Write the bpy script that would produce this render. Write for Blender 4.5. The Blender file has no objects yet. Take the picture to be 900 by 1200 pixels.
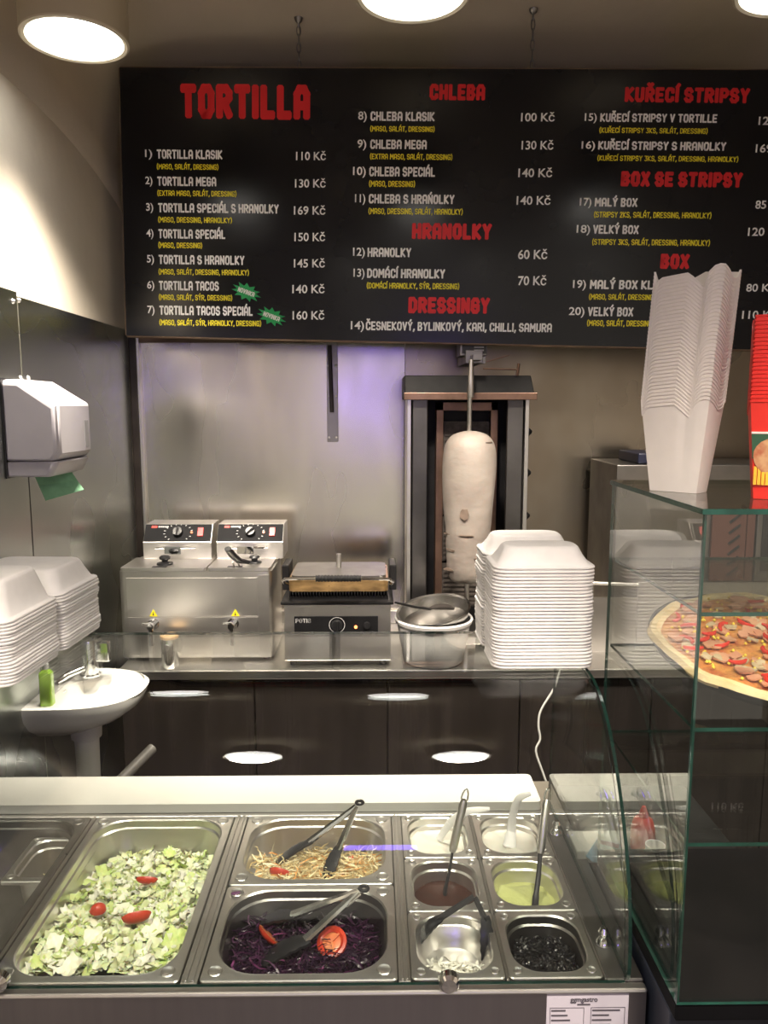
import bpy, bmesh, math, random
from mathutils import Vector, Matrix, Euler
random.seed(7)
R = math.radians
scene = bpy.context.scene
COL = scene.collection

# ------------------------------------------------------------------ camera, world, lights, exposure
CAM_Z, PITCH, YAW, FPX = 1.84, R(7.84), R(0.76), 900.0
cam_d = bpy.data.cameras.new('camera')
cam_d.sensor_fit = 'VERTICAL'; cam_d.sensor_height = 36.0; cam_d.lens = 27.0
cam_d.clip_start = 0.02
cam = bpy.data.objects.new('camera', cam_d); COL.objects.link(cam)
cam.location = (0, 0, CAM_Z); cam.rotation_euler = (R(90) - PITCH, 0, -YAW)
scene.camera = cam
scene.view_settings.view_transform = 'Standard'
scene.view_settings.look = 'None'
scene.view_settings.exposure = 0.45
scene.view_settings.gamma = 1.0
scene.view_settings.use_curve_mapping = False
world = bpy.data.worlds.new('world'); scene.world = world
world.use_nodes = True
world.node_tree.nodes['Background'].inputs[0].default_value = (1.0, 0.88, 0.74, 1)
world.node_tree.nodes['Background'].inputs[1].default_value = 0.50
try:
    scene.cycles.max_bounces = 14; scene.cycles.transparent_max_bounces = 32
    scene.cycles.glossy_bounces = 6; scene.cycles.use_denoising = True
    scene.cycles.caustics_reflective = False; scene.cycles.caustics_refractive = False
except Exception:
    pass
LAMP_COL = (1.0, 0.88, 0.74)
SPOT_W = 240.0
FRONT_W = 130.0

# camera geometry: a ray through a pixel, met with a plane
_f = Vector((math.sin(YAW) * math.cos(PITCH), math.cos(YAW) * math.cos(PITCH), -math.sin(PITCH)))
_r = Vector((math.cos(YAW), -math.sin(YAW), 0)); _u = _r.cross(_f)
CP = Vector((0, 0, CAM_Z))
def ray(px, py): return _f + _r * ((px - 450) / FPX) + _u * ((600 - py) / FPX)
def P(px, py, X=None, Y=None, Z=None):
    d = ray(px, py)
    t = (X / d.x) if X is not None else (Y / d.y) if Y is not None else ((Z - CAM_Z) / d.z)
    return CP + d * t

# ------------------------------------------------------------------ materials
MATS = {}
def mat(name, col=(.5, .5, .5), rough=.5, metal=0., var=0., vscale=8., bump=0., bscale=60., col2=None,
        stretch=(1, 1, 1), rvar=0., emit=None, estr=0., alpha=None, sss=0., coat=0., spec=None, aniso=0., detail=5):
    if name in MATS: return MATS[name]
    m = bpy.data.materials.new(name); m.use_nodes = True; MATS[name] = m
    nt = m.node_tree; N = nt.nodes; L = nt.links; b = N['Principled BSDF']
    b.inputs['Base Color'].default_value = (*col, 1); b.inputs['Roughness'].default_value = rough
    b.inputs['Metallic'].default_value = metal
    if spec is not None: b.inputs['Specular IOR Level'].default_value = spec
    if coat: b.inputs['Coat Weight'].default_value = coat
    if aniso: b.inputs['Anisotropic'].default_value = aniso
    if sss: b.inputs['Subsurface Weight'].default_value = sss; b.inputs['Subsurface Scale'].default_value = .01
    if emit: b.inputs['Emission Color'].default_value = (*emit, 1); b.inputs['Emission Strength'].default_value = estr
    tc = N.new('ShaderNodeTexCoord'); mp = N.new('ShaderNodeMapping'); L.new(tc.outputs['Object'], mp.inputs[0])
    mp.inputs['Scale'].default_value = stretch
    nz = N.new('ShaderNodeTexNoise'); nz.inputs['Scale'].default_value = vscale; nz.inputs['Detail'].default_value = detail
    L.new(mp.outputs[0], nz.inputs['Vector'])
    if var or col2:
        mx = N.new('ShaderNodeMix'); mx.data_type = 'RGBA'
        c2 = col2 if col2 else tuple(max(0, c * (1 - var)) for c in col)
        c1 = col if col2 else tuple(min(1, c * (1 + var)) for c in col)
        mx.inputs[6].default_value = (*c1, 1); mx.inputs[7].default_value = (*c2, 1)
        rp = N.new('ShaderNodeValToRGB'); rp.color_ramp.elements[0].position = .35; rp.color_ramp.elements[1].position = .65
        L.new(nz.outputs[0], rp.inputs[0]); L.new(rp.outputs[0], mx.inputs[0]); L.new(mx.outputs[2], b.inputs['Base Color'])
    if rvar:
        mr = N.new('ShaderNodeMapRange'); mr.inputs[3].default_value = max(.02, rough - rvar); mr.inputs[4].default_value = rough + rvar
        mr.inputs[1].default_value = .3; mr.inputs[2].default_value = .7
        L.new(nz.outputs[0], mr.inputs[0]); L.new(mr.outputs[0], b.inputs['Roughness'])
    if bump:
        nb = N.new('ShaderNodeTexNoise'); nb.inputs['Scale'].default_value = bscale; nb.inputs['Detail'].default_value = 4
        L.new(mp.outputs[0], nb.inputs['Vector'])
        bp = N.new('ShaderNodeBump'); bp.inputs['Strength'].default_value = bump; bp.inputs['Distance'].default_value = .01
        L.new(nb.outputs[0], bp.inputs['Height']); L.new(bp.outputs[0], b.inputs['Normal'])
    return m

def glass_mat(name, tint, ior=1.5, rough=0.0):
    m = bpy.data.materials.new(name); m.use_nodes = True; MATS[name] = m
    nt = m.node_tree; N = nt.nodes; L = nt.links; N.remove(N['Principled BSDF'])
    out = N['Material Output']
    tr = N.new('ShaderNodeBsdfTransparent'); tr.inputs[0].default_value = (*tint, 1)
    gl = N.new('ShaderNodeBsdfGlossy'); gl.inputs['Roughness'].default_value = rough; gl.inputs[0].default_value = (1, 1, 1, 1)
    geo = N.new('ShaderNodeNewGeometry'); mr = N.new('ShaderNodeMapRange')
    mr.inputs[3].default_value = ior; mr.inputs[4].default_value = 1 / ior
    L.new(geo.outputs['Backfacing'], mr.inputs[0])
    fr = N.new('ShaderNodeFresnel'); L.new(mr.outputs[0], fr.inputs[0])
    mx = N.new('ShaderNodeMixShader'); L.new(fr.outputs[0], mx.inputs[0]); L.new(tr.outputs[0], mx.inputs[1]); L.new(gl.outputs[0], mx.inputs[2])
    L.new(mx.outputs[0], out.inputs['Surface'])
    return m

M_GLASS = glass_mat('clear_glass', (.95, .97, .955), ior=1.42)
M_GLASS_R = glass_mat('case_glass', (.95, .972, .955), ior=1.5)
M_EDGE = mat('glass_edge', (.006, .022, .017), .15, var=.3, vscale=20)
M_EDGE2 = mat('case_glass_edge', (.012, .055, .042), .15, var=.3, vscale=20)
M_STEEL = mat('brushed_steel', (.66, .64, .61), .33, 1, var=.03, vscale=4, rvar=.03, stretch=(1, 1, 3), detail=1)
M_STEELH = mat('pan_steel', (.74, .72, .69), .32, 1, var=.02, vscale=5, rvar=.03, detail=1)
M_CHROME = mat('chrome', (.8, .8, .8), .08, 1, var=.03)
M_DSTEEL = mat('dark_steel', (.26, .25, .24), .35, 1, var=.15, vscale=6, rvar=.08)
M_BLACK = mat('black_plastic', (.012, .012, .013), .35, var=.3)
M_BLACKM = mat('black_metal', (.010, .0095, .010), .5, .0, var=.3, vscale=15, spec=.2)
M_FOAM = mat('white_foam', (.86, .84, .83), .45, var=.02, vscale=40, sss=.0, bump=.03, bscale=150)
M_PAPER = mat('white_card', (.85, .80, .75), .6, var=.02, vscale=30)
M_RED = mat('red_card', (.75, .03, .018), .45, var=.08, vscale=10)
M_WHITE = mat('white_ceramic', (.80, .79, .76), .12, var=.03, vscale=5, coat=.3)
M_WPLAST = mat('white_plastic', (.8, .79, .77), .35, var=.03)
M_PLAST_P = mat('pale_dispenser_plastic', (.62, .60, .64), .3, var=.04)
M_BOARD = mat('white_cutting_board', (.56, .55, .51), .35, var=.04, vscale=3)

# ------------------------------------------------------------------ mesh building
ORG = {}
class MB:
    def __init__(s): s.v = []; s.f = []; s.m = []
    def add(s, vs, fs, mi=0):
        o = len(s.v); s.v += [tuple(v) for v in vs]
        for f in fs: s.f.append([i + o for i in f]); s.m.append(mi)
        return s
    def box(s, x0, x1, y0, y1, z0, z1, mi=0, M=None):
        vs = [Vector(p) for p in ((x0,y0,z0),(x1,y0,z0),(x1,y1,z0),(x0,y1,z0),(x0,y0,z1),(x1,y0,z1),(x1,y1,z1),(x0,y1,z1))]
        if M: vs = [M @ v for v in vs]
        return s.add(vs, [(0,3,2,1),(4,5,6,7),(0,1,5,4),(1,2,6,5),(2,3,7,6),(3,0,4,7)], mi)
    def loft(s, rings, cap0=True, cap1=True, mi=0, closed=True):
        n = len(rings[0]); vs = [p for r in rings for p in r]; fs = []
        for i in range(len(rings) - 1):
            for j in range(n if closed else n - 1):
                k = (j + 1) % n; fs.append((i*n+j, i*n+k, (i+1)*n+k, (i+1)*n+j))
        if cap0: fs.append(tuple(reversed(range(n))))
        if cap1: fs.append(tuple(range((len(rings)-1)*n, len(rings)*n)))
        return s.add(vs, fs, mi)
    def cyl(s, p0, p1, r0, r1=None, n=20, mi=0, cap=True):
        p0 = Vector(p0); p1 = Vector(p1); r1 = r0 if r1 is None else r1
        return s.tube([p0, p1], [r0, r1], n, mi, cap)
    def tube(s, pts, rad, n=10, mi=0, cap=True, flat=1.0, upv=None):
        pts = [Vector(p) for p in pts]
        if not hasattr(rad, '__len__'): rad = [rad] * len(pts)
        rings = []; ref = Vector(upv) if upv else None
        for i, p in enumerate(pts):
            d = (pts[min(i+1, len(pts)-1)] - pts[max(i-1, 0)]).normalized()
            if ref is None: ref = Vector((0,0,1)) if abs(d.z) < .9 else Vector((1,0,0))
            a = ref - d * ref.dot(d)
            if a.length < 1e-5: a = d.orthogonal()
            a.normalize(); b = d.cross(a)
            if upv is None: ref = a
            rings.append([p + a * (rad[i]*flat*math.cos(2*math.pi*j/n)) + b * (rad[i]*math.sin(2*math.pi*j/n)) for j in range(n)])
        return s.loft(rings, cap, cap, mi)
    def lathe(s, prof, c=(0,0,0), n=28, mi=0, M=None, cap0=False, cap1=False):
        c = Vector(c); rings = []
        for r, z in prof:
            ring = [Vector((r*math.cos(2*math.pi*j/n), r*math.sin(2*math.pi*j/n), z)) for j in range(n)]
            rings.append([(M @ v if M else v) + c for v in ring])
        return s.loft(rings, cap0, cap1, mi)
    def prism(s, poly, z0, z1, mi=0, M=None):
        a = [Vector((x, y, z0)) for x, y in poly]; b = [Vector((x, y, z1)) for x, y in poly]
        if M: a = [M @ v for v in a]; b = [M @ v for v in b]
        return s.loft([a, b], True, True, mi)
    def build(s, name, mats, parent=None, org=None, smooth=True, bevel=0., kind=None, angle=35):
        base = Vector(org) if org is not None else (ORG[parent.name] if parent is not None and parent.name in ORG else Vector((0,0,0)))
        me = bpy.data.meshes.new(name)
        me.from_pydata([(v[0]-base.x, v[1]-base.y, v[2]-base.z) for v in s.v], [], s.f)
        if not isinstance(mats, (list, tuple)): mats = [mats]
        for m in mats: me.materials.append(m)
        me.polygons.foreach_set('material_index', s.m)
        if smooth:
            me.polygons.foreach_set('use_smooth', [True]*len(me.polygons)); me.set_sharp_from_angle(angle=R(angle))
        me.update()
        bm = bmesh.new(); bm.from_mesh(me); bmesh.ops.recalc_face_normals(bm, faces=bm.faces) if kind != 'raw' else None; bm.to_mesh(me); bm.free()
        o = bpy.data.objects.new(name, me); COL.objects.link(o)
        if parent is not None: o.parent = parent; ORG[o.name] = base
        else: o.location = base; ORG[o.name] = base
        if bevel:
            b = o.modifiers.new('bevel', 'BEVEL'); b.width = bevel; b.segments = 2; b.limit_method = 'ANGLE'; b.angle_limit = R(40)
        if kind and kind != 'raw': o['kind'] = kind
        return o

def thing(name, label, cat, loc=(0,0,0), group=None):
    o = bpy.data.objects.new(name, None); COL.objects.link(o); o.location = loc; o.empty_display_size = .05
    ORG[o.name] = Vector(loc); o['label'] = label; o['category'] = cat
    if group: o['group'] = group
    return o
def tag(o, label, cat, group=None, kind=None):
    o['label'] = label; o['category'] = cat
    if group: o['group'] = group
    if kind: o['kind'] = kind
    return o
def lab(o, label): o['label'] = label; return o
def copy_tree(o, parent=None):
    c = o.copy(); COL.objects.link(c)
    if parent is not None: c.parent = parent
    for ch in list(o.children): copy_tree(ch, c)
    return c

def rr(cx, cy, hx, hy, r, z, k=5):
    """rounded rectangle ring"""
    r = min(r, hx*.999, hy*.999); out = []
    for sx, sy, a0 in ((1,1,0),(-1,1,90),(-1,-1,180),(1,-1,270)):
        for i in range(k+1):
            a = R(a0 + 90*i/k); out.append(Vector((cx+sx*(hx-r)+r*math.cos(a), cy+sy*(hy-r)+r*math.sin(a), z)))
    return out

def catmull(pts, n=6):
    pts = [Vector(p) for p in pts]; out = []
    for i in range(len(pts)-1):
        p0 = pts[max(i-1,0)]; p1 = pts[i]; p2 = pts[i+1]; p3 = pts[min(i+2,len(pts)-1)]
        for j in range(n):
            t = j/n; out.append(.5*((2*p1)+(-p0+p2)*t+(2*p0-5*p1+4*p2-p3)*t*t+(-p0+3*p1-3*p2+p3)*t*t*t))
    out.append(pts[-1]); return out

# ------------------------------------------------------------------ the setting
WX, WY = -1.05, 3.40        # left wall, back wall
RX, FY = 2.3, -2.2
M_PLASTER = mat('warm_plaster', (.66, .60, .50), .85, var=.05, vscale=2.5, bump=.15, bscale=25)
M_CEIL = mat('ceiling_plaster', (.60, .53, .42), .9, var=.05, vscale=2, bump=.15, bscale=20)
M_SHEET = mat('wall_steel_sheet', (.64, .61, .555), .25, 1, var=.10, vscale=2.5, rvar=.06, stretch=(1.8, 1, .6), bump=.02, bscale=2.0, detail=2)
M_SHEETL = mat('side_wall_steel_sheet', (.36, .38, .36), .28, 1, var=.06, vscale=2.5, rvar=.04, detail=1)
M_FLOOR = mat('floor_tile', (.08, .07, .065), .5, var=.3, vscale=4)
M_TRIM = mat('dark_trim', (.035, .028, .024), .35, .5, var=.3)

wl = MB().box(WX-.1, WX, FY, WY, 0, 3.0).build('wall_left', M_PLASTER, smooth=False); wl['kind'] = 'structure'
STL_Z = 2.16
s1 = P(18, 340, X=WX).y
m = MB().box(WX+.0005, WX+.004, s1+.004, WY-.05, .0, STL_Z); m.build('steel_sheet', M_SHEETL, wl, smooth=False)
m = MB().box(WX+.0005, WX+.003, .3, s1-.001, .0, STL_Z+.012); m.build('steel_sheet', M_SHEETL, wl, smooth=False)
for px, py in ((15, 353), (22, 352), (24, 443), (33, 443), (25, 445)):
    p = P(px, py, X=WX+.004); MB().lathe([(0,.007),(.004,.006),(.007,.002),(.008,0)], p, 12, M=Matrix.Rotation(R(90),4,'Y')).build('screw', M_STEEL, wl)
wb = MB().box(WX-.1, RX+.1, WY, WY+.1, 0, 3.4).build('wall_back', M_PLASTER, smooth=False); wb['kind'] = 'structure'
for a, b in ((P(160,500,Y=WY).x+.02, P(474,500,Y=WY).x), (P(474,500,Y=WY).x+.003, 1.35), (1.353, RX)):
    MB().box(a, b, WY-.006, WY-.0005, 0, 2.11).build('steel_sheet', M_SHEET if a < .1 else mat('stained_steel_sheet', (.40,.36,.30), .30, 1, vscale=2.2, col2=(.30,.25,.19), rvar=.06, stretch=(1.2,1,.8), detail=3), wb, smooth=False)
MB().box(WX+.01, RX, WY-.014, WY-.0005, 2.112, 2.135).build('top_rail', mat('brown_rail', (.14,.09,.06), .4, .3, var=.2), wb, smooth=False)
a = P(152, 500, Y=WY-.05).x
MB().box(a+.005, a+.035, WY-.04, WY-.004, 0, 2.16).build('corner_post', M_TRIM, wb, smooth=False, bevel=.003)
MB().box(a+.036, a+.046, WY-.03, WY-.004, 0, 2.13).build('corner_strip', M_STEEL, wb, smooth=False)
MB().box(WX+.001, a+.003, WY-.03, WY-.004, 0, 2.15).build('corner_flashing', M_DSTEEL, wb, smooth=False)
wr = MB().box(RX, RX+.1, FY, WY, 0, 3.3).build('wall_right', M_PLASTER, smooth=False); wr['kind'] = 'structure'
fl = MB().box(WX-.1, RX+.1, FY, WY+.1, -.05, 0).build('floor', M_FLOOR, smooth=False); fl['kind'] = 'structure'
# vaulted ceiling: springs from the left wall and curves down towards the back wall
def ceil_z(x, y):
    t = min(1, (x - WX) / .6); h = 2.77 + .55 * max(0, 1 - (1 - t)**4)**.25 if t > 0 else 2.77
    if y > 2.5: h -= .14 * ((y - 2.5) / .9)**2 
    return h
xs = [WX + .6*(i/14)**2.5 for i in range(15)] + [.5, 1.0, 1.6, RX+.05]
ys = [FY + i*.35 for i in range(13)] + [2.4, 2.55, 2.7, 2.85, 3.0, 3.1, 3.2, 3.3, 3.42]
vs = [(x, y, ceil_z(x, y)) for y in ys for x in xs]; nx = len(xs)
cb = MB().add(vs, [(j*nx+i, j*nx+i+1, (j+1)*nx+i+1, (j+1)*nx+i) for j in range(len(ys)-1) for i in range(nx-1)])
ce = cb.build('ceiling', M_CEIL, kind='structure'); so = ce.modifiers.new('solid', 'SOLIDIFY'); so.thickness = .08; so.offset = 1

# wall bracket rail (steel strip on the back wall)
t = thing('wall_bracket', 'narrow vertical steel bracket with dark slot screwed to the back wall beside the purple glow', 'bracket', P(388, 517, Y=WY-.01))
x0 = P(383, 450, Y=WY-.01).x; x1 = P(396, 450, Y=WY-.01).x; z0 = P(388, 518, Y=WY-.01).z
MB().box(x0, x1, WY-.016, WY-.006, z0, 2.12).build('plate', M_DSTEEL, t, smooth=False, bevel=.002)
MB().tube([((x0+x1)/2-.002, WY-.024, z0+.13), ((x0+x1)/2-.010, WY-.024, 2.1)], .009, 10).build('rod', M_TRIM, t)
for dz in (.02, .20, .33):
    for xx in (x0+.008, x1-.008):
        MB().lathe([(0,.005),(.003,.004),(.005,0)], (xx, WY-.016, z0+dz), 10, M=Matrix.Rotation(R(90),4,'X')).build('screw', M_STEEL, t)

# ------------------------------------------------------------------ ceiling lamps (tubes)
M_LTUBE = mat('lamp_tube_paint', (.50, .44, .31), .4, var=.03)
M_LRIM = mat('lamp_rim', (.62, .56, .42), .3, var=.03)
M_LGLOW = mat('lamp_diffuser', (1, 1, 1), .5, emit=(1.0, .97, .92), estr=11.0)
def make_lamp():
    root = thing('ceiling_lamp', '', 'lamp')
    r = .137
    MB().lathe([(r,.001),(r,.30),(r*.98,.31)], n=48).build('lamp_tube', M_LTUBE, root)
    MB().lathe([(r,.001),(r,-.004),(r-.006,-.007),(r-.014,-.004),(r-.016,.012),(r-.02,.02)], n=48).build('rim', M_LRIM, root)
    MB().lathe([(.0001,.014),(r-.018,.014)], n=48).build('diffuser', M_LGLOW, root)
    return root
lamp0 = make_lamp()
LZ = 2.80
lamps = [(P(88,46,Z=LZ), 'tube ceiling lamp nearest the left wall, over the hand towel dispenser', 1),
         (P(484,-8,Z=LZ), 'tube ceiling lamp over the middle of the counter, above the menu board centre', 1),
         (P(934,-16,Z=LZ), 'tube ceiling lamp at the right, cut off by the top right corner', 1),
         (Vector((-.50,.22,LZ)), 'tube ceiling lamp above the customer side, left of the viewer', 0),
         (Vector((.36,.20,LZ)), 'tube ceiling lamp above the customer side, right of the viewer', 0),
         (Vector((1.3,.20,LZ)), 'tube ceiling lamp above the customer side, over the pizza case', 0)]
for i, (p, l, row) in enumerate(lamps):
    o = lamp0 if i == 0 else copy_tree(lamp0)
    o.location = p; o['label'] = l; o['group'] = 'tube ceiling lamps'
    top = ceil_z(p.x, p.y) - LZ
    sd = bpy.data.lights.new('lamp_light', 'SPOT'); sd.energy = SPOT_W if row else FRONT_W; sd.color = LAMP_COL
    sd.spot_size = R(80 if row else 112); sd.spot_blend = .75 if row else .5; sd.shadow_soft_size = .10
    so_ = bpy.data.objects.new('lamp_light', sd); COL.objects.link(so_); so_.location = (p.x, p.y, LZ - .012); so_.rotation_euler = (R(21), 0, 0) if row else (0, 0, 0)
# unseen violet LED sign behind the viewer, inferred from its reflection in the steel
MB().box(-.16, .22, -1.62, -1.58, 1.86, 2.08).build('violet_sign', mat('violet_lit_sign', (.1,.05,.4), .4, emit=(.28,.16,1.0), estr=11.0), smooth=False, kind='structure')

# ------------------------------------------------------------------ menu board
M_BOARDK = mat('menu_board_black', (.008, .0085, .011), .20, var=.3, vscale=3, rvar=.04, spec=.35)
M_TXW = mat('menu_white_ink', (.95, .94, .92), .5); M_TXR = mat('menu_red_ink', (.78, .012, .018), .5)
M_TXY = mat('menu_yellow_ink', (.92, .80, .02), .5); M_TXG = mat('menu_green_ink', (.0, .33, .08), .5)
BL, BR = P(140, 79, Y=3.10), P(900, 82, Y=2.95)
LL, LR = P(148, 393, Y=3.12), P(900, 410, Y=2.97)
ux = (BR - BL).normalized()
nrm = ux.cross(Vector((LL-BL))).normalized()
if nrm.y > 0: nrm = -nrm
def bp_(px, py):
    d = ray(px, py); t = (BL - CP).dot(nrm) / d.dot(nrm); return CP + d * t
uy = nrm.cross(ux); uy = uy if uy.z > 0 else -uy
def buv(px, py): q = bp_(px, py) - BL; return q.dot(ux), q.dot(uy)
def fuv(u, v, d=0.): return BL + ux*u + uy*v + nrm*d
ext = (BR - BL).length + .30
p_bl = (BL); p_ll = LL
lv = buv(148, 393); rv = buv(900, 410)
def bottom_v(u): return lv[1] + (rv[1]-lv[1])*(u-lv[0])/(rv[0]-lv[0])
corners = [(lv[0], lv[1]), (ext, bottom_v(ext)), (ext, 0), (0, 0)]
board = thing('menu_board', 'long black hanging menu board with white, yellow and red lettering', 'menu board', fuv(ext/2, lv[1]/2, -.012))
MB().loft([[fuv(u, v, -.022) for u, v in corners], [fuv(u, v, 0) for u, v in corners]]).build('panel', M_BOARDK, board, smooth=False)
em = MB()
for i in range(4):
    a, b = corners[i], corners[(i+1) % 4]
    em.tube([fuv(*a, -.010), fuv(*b, -.010)], .0075, 6)
em.build('edge_trim', mat('board_edge', (.20,.13,.08), .4, .3, var=.2), board)

G = {
 'A': (2, [[(0,0),(0,3.2),(.5,4),(1.5,4),(2,3.2),(2,0)],[(0,1.5),(2,1.5)]]),
 'B': (2, [[(0,0),(0,4),(1.4,4),(1.9,3.2),(1.3,2.1),(2,1.1),(1.5,0),(0,0)],[(0,2.1),(1.3,2.1)]]),
 'C': (2, [[(2,3.0),(1.9,3.8),(1.4,4),(.5,4),(0,3.3),(0,.7),(.5,0),(1.4,0),(2,.4),(2,1.0)]]),
 'D': (2, [[(0,0),(0,4),(1.2,4),(2,3.1),(2,.9),(1.2,0),(0,0)]]),
 'E': (1.8, [[(1.8,4),(0,4),(0,0),(1.8,0)],[(0,2),(1.5,2)]]),
 'G': (2, [[(2,3.2),(1.5,4),(.5,4),(0,3.3),(0,.7),(.5,0),(1.5,0),(2,.6),(2,1.9),(1.2,1.9)]]),
 'H': (2, [[(0,0),(0,4)],[(2,0),(2,4)],[(0,2),(2,2)]]), 'I': (0, [[(0,0),(0,4)]]),
 'K': (2, [[(0,0),(0,4)],[(1.9,4),(.2,2),(2,0)]]), 'L': (1.7, [[(0,4),(0,0),(1.7,0)]]),
 'M': (2.6, [[(0,0),(.1,4),(1.3,1.6),(2.5,4),(2.6,0)]]), 'N': (2, [[(0,0),(0,4),(2,0),(2,4)]]),
 'O': (2, [[(.5,0),(0,.8),(0,3.2),(.5,4),(1.5,4),(2,3.2),(2,.8),(1.5,0),(.5,0)]]),
 'P': (2, [[(0,0),(0,4),(1.4,4),(2,3.3),(2,2.5),(1.4,1.7),(0,1.7)]]),
 'R': (2, [[(0,0),(0,4),(1.4,4),(2,3.3),(2,2.6),(1.4,1.9),(0,1.9)],[(1.0,1.9),(2,0)]]),
 'S': (2, [[(1.9,3.3),(1.4,4),(.5,4),(0,3.3),(0,2.6),(.4,2.1),(1.5,1.9),(2,1.3),(2,.6),(1.4,0),(.5,0),(0,.7)]]),
 'T': (2, [[(0,4),(2,4)],[(1,4),(1,0)]]), 'U': (2, [[(0,4),(0,.7),(.5,0),(1.5,0),(2,.7),(2,4)]]),
 'V': (2, [[(0,4),(1,0),(2,4)]]), 'X': (2, [[(0,0),(2,4)],[(0,4),(2,0)]]), 'Y': (2, [[(0,4),(1,1.9),(2,4)],[(1,1.9),(1,0)]]),
 '2': (1.8, [[(0,3.2),(.4,4),(1.4,4),(1.8,3.2),(0,0),(1.8,0)]]), '3': (1.8, [[(0,4),(1.8,4),(.9,2.4),(1.8,1.6),(1.6,.3),(.9,0),(0,.4)]]),
 ',': (.1, [[(.2,.3),(-.1,-.7)]]), '(': (.6, [[(.6,4.5),(0,3),(0,1),(.6,-.5)]]), ')': (.6, [[(0,4.5),(.6,3),(.6,1),(0,-.5)]]), '.': (0, [[(0,0),(0,.1)]]),
}
ACC = {'Á':('A','a'),'Í':('I','a'),'Ý':('Y','a'),'Ř':('R','c'),'Č':('C','c'),'Ň':('N','c'),'Ń':('N','a')}
def strokes(text, adv=1.28):
    x = 0; out = []
    for ch in text:
        if ch == ' ': x += 1.5; continue
        base, acc = ACC.get(ch, (ch, None)); w, pl = G[base]
        for p in pl: out.append([(a+x, b) for a, b in p])
        if acc == 'a': out.append([(x+w/2-.1, 4.75), (x+w/2+.4, 5.5)])
        if acc == 'c': out.append([(x+w/2-.6, 5.6), (x+w/2, 4.9), (x+w/2+.6, 5.6)])
        x += w + adv
    return out, x - adv
def lettering(text, xl, xr, yt, yb, m, fn, depth=.0012, hw=.44, slope=0., yt2=None):
    """block capitals drawn as broad strokes, fitted between two points of the board"""
    st, W = strokes(text, 2*hw+.28)
    u0, v0 = buv(xl, yb); u1, v1 = buv(xr, yb + slope); _, vt = buv(xl, yt)
    sx = (u1-u0)/(W+2*hw); H = vt - v0; sy = H/(4+2*hw)
    mb = MB(); k = 0
    hwx = hw
    for pl in st:
        for i in range(len(pl)-1):
            a = Vector((pl[i][0], pl[i][1])); b = Vector((pl[i+1][0], pl[i+1][1])); d = (b-a).normalized()
            n = Vector((-d.y, d.x))*hwx; e = d*hwx*.92; k += 1
            e0 = e*.55; q = [a-e+n*.55, a-e0+n, b+e0+n, b+e+n*.55, b+e-n*.55, b+e0-n, a-e0-n, a-e-n*.55]
            pts = []
            for c in q:
                uu = u0 + (c.x+hw)*sx; vv = v0 + (c.y+hw)*sy + (v1-v0)*((c.x+hw)/(W+2*hw))
                pts.append(fuv(uu, vv, depth + (k % 7)*.00002))
            mb.add(pts, [tuple(range(8))])
    return mb.build('lettering', m, board, smooth=False, kind='raw')
FONT_CACHE = {}
def bfont(text, xl, xr, yt, yb, m, slope=0., depth=.0013, parent=None, off=.018):
    c = bpy.data.curves.new('t', 'FONT'); c.body = text; c.offset = off; c.resolution_u = 3
    tmp = bpy.data.objects.new('t', c); COL.objects.link(tmp)
    dg = bpy.context.evaluated_depsgraph_get(); dg.update()
    me = bpy.data.meshes.new_from_object(tmp.evaluated_get(dg)); vs = [v.co.copy() for v in me.vertices]; fs = [tuple(p.vertices) for p in me.polygons]
    bpy.data.objects.remove(tmp); bpy.data.curves.remove(c); bpy.data.meshes.remove(me)
    x0 = min(v.x for v in vs); x1 = max(v.x for v in vs); y0 = 0 if ')' not in text else min(v.y for v in vs); y1 = max(v.y for v in vs)
    return vs, fs, x0, x1, y0, y1
def numerals(text, xl, xr, yt, yb, m, slope=0.):
    vs, fs, x0, x1, y0, y1 = bfont(text, 0, 0, 0, 0, m)
    u0, v0 = buv(xl, yb); u1, v1 = buv(xr, yb+slope); _, vt = buv(xl, yt)
    pts = [fuv(u0+(v.x-x0)/(x1-x0)*(u1-u0), v0+(v.y-y0)/(y1-y0)*(vt-v0)+(v1-v0)*(v.x-x0)/(x1-x0), .0013) for v in vs]
    mb = MB().add(pts, fs); return mb.build('lettering', m, board, smooth=False, kind='raw')
def Z1(x, y): return 140+x/3.2143, 70+y/3.2143
def Z2(x, y): return 400+x/3.4615, 70+y/3.4615
def Z3(x, y): return 640+x/3.4615, 70+y/3.4615
def T(z, text, xl, xr, yt, yb, m, sl=0.02, hw=.44, num=False):
    a = z(xl, yt); b = z(xr, yb)
    s = sl*(b[0]-a[0])
    (numerals if num else lettering)(text, a[0], b[0], a[1], b[1], m, **({'slope': s} if num else {'fn': None, 'slope': s, 'hw': hw}))
T(Z1, 'TORTILLA', 230, 718, 90, 222, M_TXR, .012, .72)
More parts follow.
